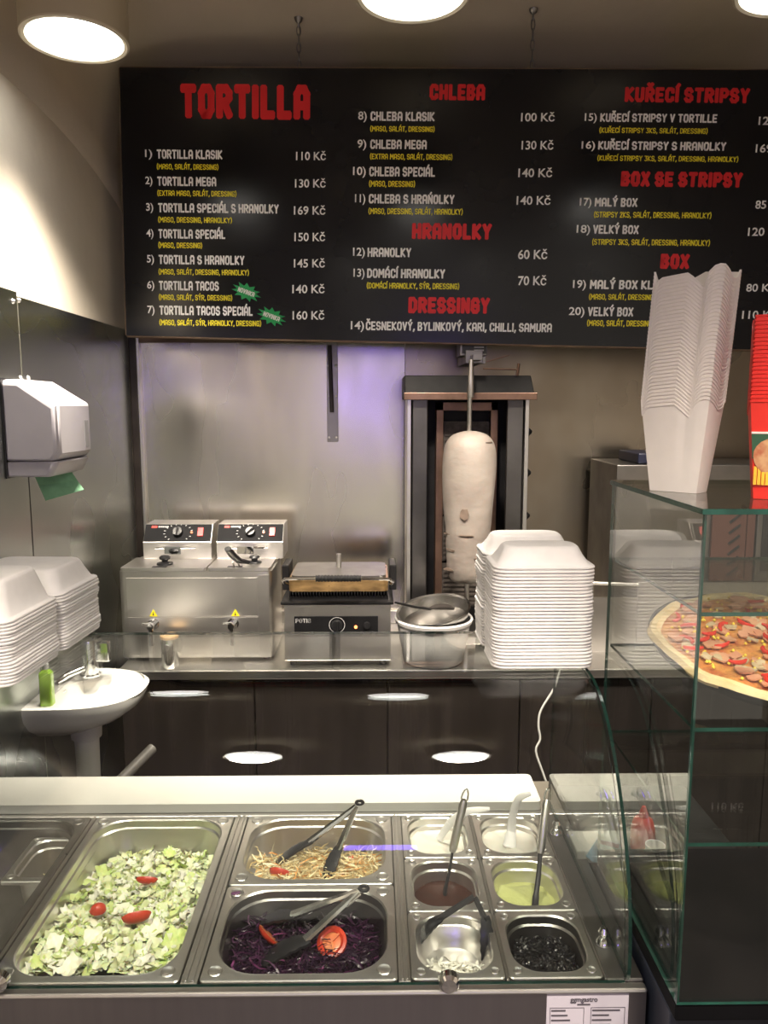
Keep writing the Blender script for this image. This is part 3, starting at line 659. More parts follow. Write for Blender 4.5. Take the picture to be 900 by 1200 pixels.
bw = MB().lathe([(.0001,-.060),(bk_r*.62,-.058),(bk_r*.86,-.035),(bk_r*.93,.004),(bk_r*.98,.010),(bk_r*.97,.013),(bk_r*.91,.008),(bk_r*.84,-.032),(bk_r*.60,-.053),(.0001,-.055)], bo, 44, M=MR).build('steel_bowl', mat('bowl_steel', (.42,.41,.39), .25, 1, var=.05), org=bo)
tag(bw, 'shallow steel bowl tilted in the mouth of the white bucket', 'bowl')
br = thing('basting_brush', 'dark basting brush with thin handle resting on the rim of the steel bowl', 'brush', P(490,712,Y=by-.02))
MB().tube([P(463,706,Y=by-.1), P(485,711,Y=by-.05), P(505,714,Y=by-.03)], [.004,.005,.005], 8).build('handle', M_BLACKM, br)
MB().tube([P(503,713,Y=by-.03), P(512,711,Y=by-.02), P(524,711,Y=by), P(531,713,Y=by+.01)], [.007,.020,.022,.012], 10, flat=.5).build('bristles', mat('dark_bristle', (.02,.015,.012), .8, bump=.8, bscale=200), br)

# ------------------------------------------------------------------ wash basin, tap, bottle, towel dispenser
SZ = .95
sk = thing('wash_basin', 'small white ceramic corner wash basin on the left wall', 'sink', (-.9, 2.35, 0))
BX0, BX1, BY0, BY1 = WX+.001, P(172, 800, Z=SZ).x, 2.19, 2.56
def basin_ring(s, z, dx=0., dy=0., k=26):
    # half-round plan: straight back along the left wall, bowed nose to the right
    cx = BX0; cy = (BY0+BY1)/2; out = []
    hy = (BY1-BY0)/2
    for i in range(k):
        a = -math.pi/2 + math.pi*i/(k-1)
        x = cx + dx + (BX1-BX0)*s*max(0, math.cos(a))**.62; y = cy + dy + hy*s*(abs(math.sin(a))**.75)*(1 if a > 0 else -1)
        out.append(Vector((max(x, BX0), y, z)))
    return out
MB().loft([basin_ring(.45, SZ-.13), basin_ring(.80, SZ-.085), basin_ring(.97, SZ-.045), basin_ring(1.0, SZ-.018), basin_ring(1.0, SZ-.004), basin_ring(.97, SZ),
           basin_ring(.86, SZ-.003, dx=.05), basin_ring(.78, SZ-.02, dx=.06), basin_ring(.55, SZ-.06, dx=.08), basin_ring(.2, SZ-.075, dx=.12)]).build('bowl', M_WHITE, sk)
px_ = P(102, 870, Y=2.38)
MB().tube([(px_.x, 2.38, SZ-.10), (px_.x, 2.38, SZ-.17), (px_.x, 2.38, SZ-.175), (px_.x, 2.38, .62), (px_.x+.002, 2.38, .60), (px_.x+.002, 2.38, .52)], [.05,.047,.038,.036,.043,.043], 20).build('drain_pipe', M_WPLAST, sk)
MB().tube([(px_.x+.02, 2.37, .56), (px_.x+.08, 2.42, .60), (px_.x+.16, 2.55, .66)], .018, 12).build('waste_pipe', mat('grey_pipe', (.16,.15,.14), .5), sk)
p = P(77, 812, Z=SZ-.02); MB().lathe([(.006,.0),(.013,.0),(.013,.004),(.006,.004)], p+Vector((-.01,0,.004)), 16).build('overflow_ring', M_CHROME, sk)
tpo = P(106, 790, Z=SZ)
tp = thing('basin_tap', 'chrome basin mixer tap standing behind the wash basin bowl', 'tap', (tpo.x, tpo.y, SZ))
MB().lathe([(.0001,0),(.034,0),(.034,.006),(.028,.01),(.028,.12),(.026,.124),(.0001,.125)], (tpo.x, tpo.y, SZ-.004), 24).build('tap_body', M_CHROME, tp)
MB().tube([(tpo.x, tpo.y, SZ+.03), (tpo.x-.05, tpo.y-.06, SZ+.02), (tpo.x-.075, tpo.y-.09, SZ+.005)], [.014,.012,.011], 12).build('spout', M_CHROME, tp)
MB().box(tpo.x+.025, tpo.x+.07, tpo.y-.012, tpo.y+.012, SZ+.045, SZ+.115).build('lever', M_CHROME, tp, smooth=False, bevel=.006)
sb = P(56, 825, Z=SZ+.002)
so_ = thing('soap_bottle', 'small green soap bottle on the near corner of the wash basin', 'bottle', (sb.x, sb.y, SZ))
MB().loft([rr(sb.x, sb.y, w, w*.8, .006, SZ+z) for z, w in ((0,.017),(.002,.0185),(.10,.018),(.108,.012),(.112,.008))]).build('bottle_body', mat('green_soap', (.30,.52,.03), .15, var=.15, sss=.2), so_)
MB().cyl((sb.x, sb.y, SZ+.112), (sb.x, sb.y, SZ+.128), .009, n=14).build('cap', M_WPLAST, so_)
# towel dispenser
DX1 = -.892; y0 = P(68, 500, X=DX1).y; y1 = P(109, 500, X=DX1).y
zt = 1.915; zf = P(68, 473, X=DX1).z; zbm = P(68, 560, X=DX1).z; zs = P(66, 541, X=DX1).z
td = thing('towel_dispenser', 'pale plastic hand towel dispenser mounted on the left steel wall', 'dispenser', (-.97, (y0+y1)/2, zbm))
def dsec(y, ins, z_b, z_t, xo=0.):
    return [Vector(p) for p in ((WX+.006, y, z_b), (DX1-.016-ins+xo, y, z_b), (DX1-ins+xo, y, z_b+.02) if z_t > zbm+.1 else (DX1-ins, y, z_b+.005), (DX1-ins+xo, y, zf-ins if z_t > zbm+.1 else z_t), (WX+.05, y, z_t-ins) , (WX+.006, y, z_t-ins))]
MB().loft([dsec(y0+.000, .012, zs, zt), dsec(y0+.012, .0, zs, zt), dsec(y1-.03, .0, zs, zt), dsec(y1, .016, zs, zt)]).build('cover', M_PLAST_P, td, bevel=.006)
MB().loft([[Vector(p) for p in ((WX+.006,y,zbm),(DX1-.030-i,y,zbm),(DX1-.006-i,y,zs-.002),(WX+.006,y,zs-.002))] for y, i in ((y0+.002,.01),(y0+.012,0),(y1-.03,0),(y1-.004,.012))]).build('lower_tray', M_PLAST_P, td, bevel=.005)
MB().box(WX+.004, WX+.007, y0-.004, y1, zbm-.004, zt+.004).build('back_plate', M_BLACK, td, smooth=False)
MB().box(DX1-.002, DX1+.001, y0+.20, y0+.23, zs+.03, zf-.05).build('window_slot', mat('grey_slot', (.25,.25,.26), .3), td, smooth=False)
a = P(40, 558, X=-.97); M_TOW = mat('green_paper', (.20,.42,.25), .8, var=.1, vscale=30)
q = [[(-.995, y0+.06, zbm+.004), (-.93, y0+.17, zbm+.004)], [(-.985, y0+.065, zbm-.03), (-.915, y0+.18, zbm-.028)], [(-.965, y0+.06, zbm-.075), (-.895, y0+.175, zbm-.055)]]
tw = MB().add([p for r_ in q for p in r_], [(0,1,3,2),(2,3,5,4)]).build('paper_towel', M_TOW, smooth=False, org=(-.96, y0+.1, zbm)); tw.modifiers.new('s','SOLIDIFY').thickness = .0012
tag(tw, 'green paper towel hanging out of the wall dispenser', 'paper towel')

# ------------------------------------------------------------------ oven group at the right end of the back counter
ov = thing('pizza_oven', 'dark steel oven with brown slotted side panel at the right end of the back counter', 'oven', (1.45, 3.1, BCZ))
M_BROWN = mat('brown_enamel', (.10, .045, .035), .3, .3, var=.15, vscale=4)
ox0 = P(722, 600, Y=2.95).x
OZ = P(745, 545, Y=2.95).z
MB().box(ox0, 1.93, 2.96, 3.33, BCZ+.03, OZ).build('body', M_DSTEEL, ov, smooth=False, bevel=.004)
for x in (ox0+.04, 1.89):
    for y in (3.0, 3.29): MB().cyl((x,y,BCZ), (x,y,BCZ+.03), .018, n=14).build('foot', M_BLACK, ov)
vx0, vx1 = P(834, 640, Y=2.94).x, P(874, 640, Y=2.94).x
vz1, vz0 = P(850, 597, Y=2.94).z, P(850, 681, Y=2.94).z
MB().box(vx0, vx1, 2.945, 2.959, vz0, vz1).build('vent_panel', M_BROWN, ov, smooth=False, bevel=.002)
for i in range(6):
    z = vz1-.05-i*.042; MB().box(-.004, .05, -.003, .003, -.004, .004, M=Matrix.Translation((vx0+.07, 2.944, z)) @ Matrix.Rotation(R(-38), 4, 'Y')).build('vent_slot', M_BLACK, ov, smooth=False)
MB().box(vx1+.004, vx1+.035, 2.945, 2.959, vz0, vz1).build('door_post', M_BROWN, ov, smooth=False, bevel=.002)
dr = MB().box(vx1+.04, 1.92, 2.94, 2.959, vz0, vz1).build('door', M_DSTEEL, ov, smooth=False, bevel=.003)
MB().box(vx1+.06, 1.90, 2.936, 2.94, vz0+.04, vz1-.01).build('door_window', M_BLACK, dr, smooth=False, bevel=.002)
MB().tube([(vx1+.02,2.93,vz0-.07),(vx1+.05,2.90,vz0-.07),(1.88,2.90,vz0-.07),(1.91,2.93,vz0-.07)], .007, 10).build('handle', M_CHROME, ov)
MB().box(ox0+.1, 1.92, 2.945, 2.959, vz0-.28, vz0-.006).build('lower_front', M_STEEL, ov, smooth=False, bevel=.002)
# shelf rail with holes on the wall
ws = thing('wall_shelf', 'narrow steel shelf with round holes above the oven', 'shelf', (1.6, 3.3, 1.62))
sx0 = P(832, 560, Y=3.1).x; sz1 = P(850, 553, Y=3.1).z
MB().box(sx0, 2.1, 3.1, 3.39, sz1-.004, sz1).build('shelf_top', M_STEEL, ws, smooth=False, bevel=.001)
MB().box(sx0, 2.1, 3.098, 3.101, sz1-.07, sz1-.005).build('shelf_front', M_DSTEEL, ws, smooth=False)
for px in (845, 866): MB().cyl((P(px,560,Y=3.09).x,3.0979,P(px,560,Y=3.1).z), (P(px,560,Y=3.09).x,3.0965,P(px,560,Y=3.1).z), .008, n=14).build('hole', M_BLACK, ws)
bb = MB().box(P(747,560,Y=3.0).x, P(790,560,Y=3.0).x, 3.0, 3.25, OZ+.001, P(750,531,Y=3.0).z).build('storage_box', mat('navy_box', (.012,.014,.035), .4, var=.2), smooth=False, bevel=.006, org=(1.07,3.1,OZ))
tag(bb, 'small dark navy box on top of the oven, behind the white card cups', 'box')
rl = MB().tube([P(690,683,Y=2.96), P(770,686,Y=2.96)], .007, 10); rl.tube([P(694,683,Y=2.96), P(694,700,Y=2.96)], .006, 8)
rl.tube([P(768,686,Y=2.96), P(768,704,Y=2.96)], .006, 8); z_ = P(694,700,Y=2.96).z
rl.box(P(692,700,Y=2.96).x, P(770,700,Y=2.96).x, 2.955, 2.97, BCZ, z_)
tag(rl.build('towel_rail', M_STEEL, org=P(690,683,Y=2.96)), 'horizontal steel rail behind the right white box stack, left of the oven', 'rail')

# ------------------------------------------------------------------ salad counter
CZ = .88; PB, PF = 1.703, 1.175
CY0, CY1 = 1.158, 1.87
GXL, GXR = WX+.02, .427
sc_ = thing('salad_counter', 'stainless salad counter with sunken pans and a bent glass guard', 'counter', (-.3, 1.5, 0))
M_FRONT = mat('front_brushed_steel', (.36,.34,.37), .33, 1, var=.08, vscale=3, rvar=.05, stretch=(8,1,.4))
MB().box(WX+.01, .455, CY0, CY0+.0065, .05, CZ-.0105).build('front_panel', M_FRONT, sc_, smooth=False)
MB().box(WX+.01, .455, CY0-.006, PF-.004, CZ-.010, CZ-.002).build('front_rail', M_STEEL, sc_, smooth=False, bevel=.006)
MB().box(WX+.01, .455, PB+.003, CY1, CZ-.02, CZ-.001).build('rear_rail', M_STEEL, sc_, smooth=False, bevel=.003)
MB().box(.392, .455, PF-.003, PB+.002, CZ-.02, CZ+.001).build('side_rail', M_DSTEEL, sc_, smooth=False, bevel=.003)
MB().box(WX+.01, .455, CY1-.02, CY1-.001, .05, CZ-.021).build('rear_panel', M_DSTEEL, sc_, smooth=False)
MB().box(WX+.012, WX+.03, CY0+.021, CY1-.021, .05, CZ-.021).build('side_panel', M_DSTEEL, sc_, smooth=False)
MB().box(.436, .454, CY0+.021, CY1-.021, .05, CZ-.021).build('side_panel', M_DSTEEL, sc_, smooth=False)
MB().box(WX+.03, .436, CY0+.021, CY1-.021, .60, .62).build('well_floor', M_DSTEEL, sc_, smooth=False)
def bar(x0, x1, y0=PF, y1=PB):
    w = x1-x0
    mb = MB().box(x0+.0006, x1-.0006, y0-.002, y1+.002, CZ-.018, CZ+.0005)
    mb.box(x0+w*.22, x0+w*.40, y0, y1, CZ+.0005, CZ+.0035).box(x0+w*.60, x0+w*.78, y0, y1, CZ+.0005, CZ+.0035)
    mb.build('divider_bar', M_STEEL, sc_, smooth=False, bevel=.001)
bar(-1.02, -.993); bar(-.662, -.655); bar(-.328, -.298); bar(.040, .062); bar(.2225, .2275); bar(.389, .392)
# guard: bent glass, end plate
prof = [(1.735,1.32),(1.60,1.3205),(1.50,1.3205),(1.438,1.317),(1.385,1.303),(1.333,1.272),(1.288,1.228),(1.246,1.172),(1.215,1.118),(1.20,1.085),(1.18,1.03),(1.169,.97),(1.166,.92),(1.1665,.884)]
cv = [(v.x, v.y) for v in catmull([(a, b, 0) for a, b in prof], 4)]
th = .006
off = []
for i, (y, z) in enumerate(cv):
    a = cv[max(i-1,0)]; b = cv[min(i+1,len(cv)-1)]; d = Vector((b[0]-a[0], b[1]-a[1])).normalized(); off.append((y + d.y*th*-1*-1*0 + (-d.y)*-th*-1, z + d.x*th))
def slab(x0, x1):
    """bent glass sheet between x0 and x1; faces slot 0, edges slot 1"""
    mb = MB(); n = len(cv)
    inner = []
    for i, (y, z) in enumerate(cv):
        a = cv[max(i-1,0)]; b = cv[min(i+1,n-1)]; d = Vector((b[0]-a[0], b[1]-a[1])).normalized(); nrm_ = Vector((-d.y, d.x))
        if nrm_.y > 0 or (abs(nrm_.y) < 1e-4 and nrm_.x < 0): nrm_ = -nrm_   # inside = below and towards the staff
        inner.append((y + nrm_.x*th, z + nrm_.y*th))
    o = [Vector((x0, y, z)) for y, z in cv] + [Vector((x1, y, z)) for y, z in cv]
    mb.add(o, [(i, i+1, n+i+1, n+i) for i in range(n-1)], 0)
    q = [Vector((x0, y, z)) for y, z in inner] + [Vector((x1, y, z)) for y, z in inner]
    mb.add(q, [(i, n+i, n+i+1, i+1) for i in range(n-1)], 0)
    for k, x in enumerate((x0, x1)):
        e = [Vector((x, *p)) for p in cv] + [Vector((x, *p)) for p in inner]; mb.add(e, [(i, n+i, n+i+1, i+1) for i in range(n-1)], 1)
    for i in (0, n-1): mb.add([Vector((x0,*cv[i])), Vector((x1,*cv[i])), Vector((x1,*inner[i])), Vector((x0,*inner[i]))], [(0,1,2,3)], 1)
    return mb
slab(GXL, GXR-.008).build('bent_glass', [M_GLASS, M_EDGE], sc_, kind=None)
# end plate of the guard
pl = [(y, z-.004) for y, z in cv if z > .9] + [(1.168, CZ+.003), (1.76, CZ+.003), (1.735, 1.314)]
ep = MB(); n = len(pl)
ep.add([Vector((GXR-.003, y, z)) for y, z in pl], [tuple(range(n))], 0); ep.add([Vector((GXR+.003, y, z)) for y, z in pl], [tuple(reversed(range(n)))], 0)
ep.add([Vector((GXR-.003, y, z)) for y, z in pl] + [Vector((GXR+.003, y, z)) for y, z in pl], [(i, (i+1)%n, n+(i+1)%n, n+i) for i in range(n)], 1)
ep.build('end_glass', [M_GLASS, M_EDGE], sc_, smooth=False)
ep = MB(); pl2 = [(y, z-.004) for y, z in pl]
ep.add([Vector((GXL-.006, y, z)) for y, z in pl], [tuple(range(n))], 0); ep.add([Vector((GXL-.001, y, z)) for y, z in pl], [tuple(reversed(range(n)))], 0)
ep.add([Vector((GXL-.006, y, z)) for y, z in pl] + [Vector((GXL-.001, y, z)) for y, z in pl], [(i, (i+1)%n, n+(i+1)%n, n+i) for i in range(n)], 1)
ep.build('end_glass', [M_GLASS, M_EDGE], sc_, smooth=False)
def clamp(x, y, z, ax='Y'):
    Mx = Matrix.Rotation(R(90), 4, 'X' if ax == 'Y' else 'Y')
    MB().lathe([(.0001,.012),(.012,.011),(.017,.006),(.018,-.006),(.012,-.014),(.0001,-.014)], (x, y, z), 22, M=Mx).build('glass_clamp', M_CHROME, sc_)
clamp(P(526,1151,Y=1.155).x, 1.156, P(526,1151,Y=1.155).z); clamp(-.62, 1.156, .902)
for y in (1.26, 1.62):
    MB().lathe([(.0001,.030),(.006,.030),(.010,.022),(.007,.012),(.014,.004),(.015,0)], (.412, y, CZ+.002), 16).build('glass_clamp', M_CHROME, sc_)
# maker's label
lx0, lx1 = P(641,1170,Y=CY0-.002).x, P(737,1170,Y=CY0-.002).x; lz1 = P(690,1163,Y=CY0-.002).z
MB().box(lx0, lx1, CY0-.0015, CY0-.0003, lz1-.16, lz1).build('rating_label', mat('label_paper', (.62,.58,.66), .5), sc_, smooth=False)
ink = mat('label_ink', (.10,.09,.11), .6)
vs, fs, a0, a1, b0, b1 = bfont('ggmgastro', 0,0,0,0, ink, off=.03)
tx0, tx1 = P(668,1170,Y=CY0).x, P(700,1170,Y=CY0).x
MB().add([(tx0+(v.x-a0)/(a1-a0)*(tx1-tx0), CY0-.0022, lz1-.017+(v.y)*.0125) for v in vs], fs).build('lettering', ink, sc_, smooth=False, kind='raw')
lm = MB()
lm.box(tx0+.012, tx1-.012, CY0-.002, CY0-.0016, lz1-.024, lz1-.021)
for c in (0, 1):
    xa = lx0+.006+c*(lx1-lx0)/2; xb = xa+(lx1-lx0)/2-.012
    for rr_ in range(9):
        z = lz1-.032-rr_*.009; lm.box(xa+.002, xa+.002+(xb-xa)*random.uniform(.35,.9), CY0-.002, CY0-.0016, z-.003, z)
    for xx in (xa, xb): lm.box(xx-.0004, xx+.0004, CY0-.002, CY0-.0016, lz1-.155, lz1-.028)
    lm.box(xa, xb, CY0-.002, CY0-.0016, lz1-.0288, lz1-.028)
lm.build('label_print', ink, sc_, smooth=False, kind='raw')
# cutting board
cbd = MB().loft([rr((WX+.03+.40)/2, (1.722+1.862)/2, (.40-WX-.03)/2, .070, .012, z) for z in (CZ, CZ+.003, CZ+.019, CZ+.022)]).build('cutting_board', M_BOARD, org=(-.3,1.79,CZ))
tag(cbd, 'long white cutting board running along the staff side of the salad counter', 'cutting board')

# ------------------------------------------------------------------ gastro pans
def pan(label, x0, x1, y0, y1, depth, ro=.068, mrg=.017, z=CZ+.002, tap=.012, m=M_STEELH, m_in=None, dimple=True, group='steel pans sunk in the salad counter', name='food_pan'):
    cx, cy, hx, hy = (x0+x1)/2, (y0+y1)/2, (x1-x0)/2, (y1-y0)/2
    R_ = lambda h, r, zz, k=7: rr(cx, cy, hx-h, hy-h, r, z+zz, k)
    rings = [R_(0,.008,-.008), R_(0,.008,-.002), R_(.0015,.008,0), R_(.006,.010,.0005), R_(mrg-.006,ro*1.05,.0005), R_(mrg-.002,ro,.001), R_(mrg,ro,-.002),
             R_(mrg+.001,ro,-.016), R_(mrg+.004,ro,-.019), R_(mrg+.004+tap*.8,ro*.95,-depth+.014), R_(mrg+.009+tap,ro*.85,-depth+.003), R_(mrg+.02+tap,ro*.6,-depth)]
    root = thing(name, label, 'pan', (cx, cy, z-depth), group)
    MB().loft(rings[:7], cap0=False, cap1=False).loft(rings[6:], cap0=False, cap1=True, mi=1).build('shell', [m, m_in or m], root)
    if dimple:
        for sx in (-1, 1):
            for sy in (-1, 1):
                bo_ = .0165 if ro < .06 else .023; c_ = (cx+sx*(hx-bo_), cy+sy*(hy-bo_), z+.0008); q_ = 1.0 if ro < .06 else 1.55
                MB().lathe([(.0085*q_,0),(.0075*q_,.0016),(.006*q_,.0008),(.003*q_,.0002),(.0001,.0002)], c_, 18).build('corner_boss', m, root)
    return root
pan('large steel pan filled with chopped lettuce', -.652, -.330, PF, PB, .10)
pan('deep dark empty steel pan at the left with a small pan inside', -.990, -.664, PF, PB, .15, m=M_DSTEEL)
pan('steel pan cut off by the left edge of the photo, past the deep dark pan', -1.035+.012, -.996-.026, PF, PB, .1, ro=.008, mrg=.004, dimple=False)
YB = 1.437
pan('half size steel pan of shredded white cabbage and carrot', -.296, .039, YB+.0015, PB, .10, ro=.078)
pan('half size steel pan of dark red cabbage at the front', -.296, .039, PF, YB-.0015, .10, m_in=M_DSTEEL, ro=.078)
d3 = (PB-PF)/3
SP = {}
labs = {(0,0):'small steel pan of white sauce, back row left',(1,0):'small steel pan of white sauce, back row right next to the end glass',
        (0,1):'small steel pan of red brown sauce, middle row',(1,1):'small steel pan of pale green sauce, middle row',
        (0,2):'small steel pan of crumbled white cheese, front row',(1,2):'small steel pan of black olives, front row'}
for c, (a, b) in enumerate(((.0625,.222),(.228,.3885))):
    for r in range(3):
        y1 = PB-r*d3-.0012; y0 = PB-(r+1)*d3+.0012
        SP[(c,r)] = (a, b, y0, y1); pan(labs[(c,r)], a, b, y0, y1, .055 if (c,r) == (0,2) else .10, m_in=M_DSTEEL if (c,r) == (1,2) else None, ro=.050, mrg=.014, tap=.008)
# small pan inside the deep pan, resting on a rim
c = P(62, 1003, Z=.855)
pan('small steel pan of grated cheese standing inside the deep dark pan', c.x-.078, c.x+.083, c.y-.085, c.y+.085, .10, ro=.034, mrg=.015, z=.850, tap=.008, group='small pan in the deep pan')
sx0, sx1, sy0, sy1 = c.x-.078, c.x+.083, c.y-.085, c.y+.085

# ------------------------------------------------------------------ food
def inpoly(x, y, poly):
    c = False; j = len(poly)-1
    for i in range(len(poly)):
        if (poly[i][1] > y) != (poly[j][1] > y) and x < (poly[j][0]-poly[i][0])*(y-poly[i][1])/(poly[j][1]-poly[i][1])+poly[i][0]: c = not c
        j = i
    return c
def chips(n, poly, zf, smin, smax, nm, curl=.35, flat=.5):
    mb = MB(); xs_ = [p[0] for p in poly]; ys_ = [p[1] for p in poly]; k = 0
    while k < n:
        x = random.uniform(min(xs_), max(xs_)); y = random.uniform(min(ys_), max(ys_))
        if not inpoly(x, y, poly): continue
        k += 1; s = random.uniform(smin, smax); s2 = s*random.uniform(.5,1.0); cu = random.uniform(-curl, curl)
        E = Euler((random.gauss(0, flat), random.gauss(0, flat), random.uniform(0, 6.28))).to_matrix()
        z = zf(x, y) + random.uniform(-.006, .010); vs = []
        ph = random.uniform(0, 6); 
        for j in range(4):
            for i in range(4):
                u, v = i/3-.5, j/3-.5; jit = .12 if (i in (0,3) or j in (0,3)) else 0
                q = Vector(((u+random.uniform(-jit,jit))*s, (v+random.uniform(-jit,jit))*s2, (cu*(u*u+v*v)*2+.10*math.sin(u*7+ph)*math.cos(v*6+ph))*s))
                vs.append(E @ q + Vector((x, y, z)))
        mb.add(vs, [(j*4+i, j*4+i+1, (j+1)*4+i+1, (j+1)*4+i) for j in range(3) for i in range(3)], random.randrange(nm) if random.random() < .85 else 0)
    return mb
def strands(n, poly, zf, lmin, lmax, w, nm, mb=None, wob=.5, lift=.006, weights=None):
    mb = mb or MB(); xs_ = [p[0] for p in poly]; ys_ = [p[1] for p in poly]; k = 0
    while k < n:
        x = random.uniform(min(xs_), max(xs_)); y = random.uniform(min(ys_), max(ys_))
        if not inpoly(x, y, poly): continue
        k += 1; L_ = random.uniform(lmin, lmax); a = random.uniform(0, 6.28); el = random.gauss(0, .35); p = Vector((x, y, zf(x,y)+random.uniform(-.004, lift)))
        vs = []; ww = w*random.uniform(.6,1.3); tw = random.uniform(0, 3)
        for i in range(5):
            d = Vector((math.cos(a)*math.cos(el), math.sin(a)*math.cos(el), math.sin(el))); n_ = Vector((-d.y*math.cos(tw), d.x*math.cos(tw), .6+math.sin(tw))).normalized()
            h = ww*(1 if 0 < i < 4 else .4)
            vs += [p - n_*h/2, p + n_*h/2]; p = p + d*L_/4; a += random.gauss(0, wob); el *= .6; tw += .4
        mi = random.choices(range(nm), weights)[0] if weights else random.randrange(nm)
        mb.add(vs, [(2*i, 2*i+1, 2*i+3, 2*i+2) for i in range(4)], mi)
    return mb
def heap(poly, zf, m, name, step=.010, dz=-.004):
    """underlying surface so that the pile is closed"""
    xs_ = [p[0] for p in poly]; ys_ = [p[1] for p in poly]; mb = MB(); x = min(xs_)
    nx = int((max(xs_)-min(xs_))/step)+1; ny = int((max(ys_)-min(ys_))/step)+1
    for i in range(nx):
        for j in range(ny):
            x = min(xs_)+i*step; y = min(ys_)+j*step
            if inpoly(x+step/2, y+step/2, poly):
                mb.add([(a, b, zf(a,b)+dz) for a, b in ((x,y),(x+step,y),(x+step,y+step),(x,y+step))], [(0,1,2,3)])
    return mb
def zp(px, py, z): p = P(px, py, Z=z); return (p.x, p.y)
# lettuce
ML = [mat('lettuce_pale', (.68,.72,.40), .5, col2=(.78,.79,.56), vscale=30, sss=.15), mat('lettuce_cream', (.82,.81,.64), .5, var=.06, vscale=20, sss=.15),
      mat('lettuce_green', (.50,.62,.18), .5, col2=(.66,.72,.34), vscale=25, sss=.15), mat('lettuce_mid', (.64,.70,.34), .5, col2=(.76,.78,.52), vscale=40, sss=.15),
      mat('lettuce_white', (.80,.79,.68), .5, var=.05)]
Zl = .812
poly = [zp(x, y, .85 if y > 1060 else Zl) for x, y in ((30,1136),(45,1090),(66,1052),(88,1040),(104,1018),(132,1012),(146,985),(180,982),(215,983),(250,984),(262,1000),(258,1035),(245,1075),(226,1112),(205,1140))]
poly = [(min(max(x, -.622), -.362), min(max(y, 1.212), 1.668)) for x, y in poly]
ccx, ccy = -.49, 1.40
def zl(x, y):
    d = max(0, 1 - ((x-ccx)/.22)**2*.55 - ((y-ccy)/.32)**2*.5)
    return .792 + .020*d + .042*max(0, min(1, (1.60-y)/.36)) + .005*math.sin(x*60+1)*math.cos(y*48)
hb = heap(poly, zl, ML[3], 'x').build('h', ML[3]); hm = hb.data
lb = chips(2300, poly, zl, .011, .026, 5, curl=.5, flat=.45)
for v in range(0): pass
hv = [tuple(v.co) for v in hm.vertices]; hf = [tuple(p.vertices) for p in hm.polygons]
bpy.data.objects.remove(hb); lb.add(hv, hf, 3)
lt = lb.build('chopped_lettuce', ML, org=(ccx,ccy,.79), kind='raw', angle=60)
tag(lt, 'pile of chopped pale green lettuce in the large pan', 'lettuce', kind='stuff')
# larger lettuce leaves that can be picked out
leaf_spots = [(63,1105,.04,4),(75,1060,.035,2),(82,1138,.045,4),(205,1098,.05,2),(150,1125,.045,0),(200,995,.035,2),(238,995,.04,2),(175,1003,.035,1),(110,1100,.04,1),(180,1090,.045,4),(98,1020,.035,2),(230,1060,.04,3),(70,1050,.035,2),(130,1060,.04,4),(215,1075,.04,1),(60,1075,.035,3),(40,1128,.03,2),(170,1045,.035,1)]
leaf_lab = ['white leaf piece at the front left of the lettuce, second from the corner','green leaf piece at the left side of the lettuce pile','white leaf piece at the middle of the front edge of the lettuce',
 'green leaf piece near the front right corner of the lettuce','pale green leaf piece at the front of the lettuce, below the large wedge','green leaf piece in the middle of the back edge of the lettuce','green leaf piece in the back right corner of the lettuce',
 'cream leaf piece towards the back left end of the lettuce','cream leaf piece left of centre, in front of the small tomato piece','white leaf piece right of the large tomato wedge, near the front','green leaf piece at the far left end of the back slope of the lettuce',
 'mid green leaf piece at the right side of the lettuce pile','green leaf piece at the left edge, behind the other left side leaf','white leaf piece between the two front tomato pieces','cream leaf piece right of the large tomato wedge',
 'mid green leaf piece at the outer left edge of the lettuce','green leaf piece in the front left corner of the lettuce','cream leaf piece just in front of the thin tomato slice']
for i, (px, py, s, mi) in enumerate(leaf_spots):
    x, y = zp(px, py, .86 if py > 1060 else .83); x = min(max(x, -.60), -.375); y = min(max(y, 1.235), 1.64); mb = MB(); ph = random.uniform(0,6); s *= .82; mi = 1 if mi == 4 else mi; E = Euler((random.uniform(-.6,.6), random.uniform(-.6,.6), random.uniform(0,6))).to_matrix(); vs = []
    for j in range(7):
        for k in range(7):
            u, v = k/6-.5, j/6-.5; e = 1+.05*math.sin(7*math.atan2(v,u)+ph)
            vs.append(E @ Vector((u*s*e, v*s*.85*e, (.5*(u*u+v*v)+(.16*math.sin(u*11+ph)*math.cos(v*10+ph)))*s)) + Vector((x, y, zl(x,y)+.014)))
    mb.add(vs, [(j*7+k, j*7+k+1, (j+1)*7+k+1, (j+1)*7+k) for j in range(6) for k in range(6)])
    o = mb.build('lettuce_leaf', ML[mi], org=(x, y, zl(x,y)+.014), kind='raw', angle=80)
    tag(o, leaf_lab[i], 'lettuce', 'larger leaf pieces on the lettuce')
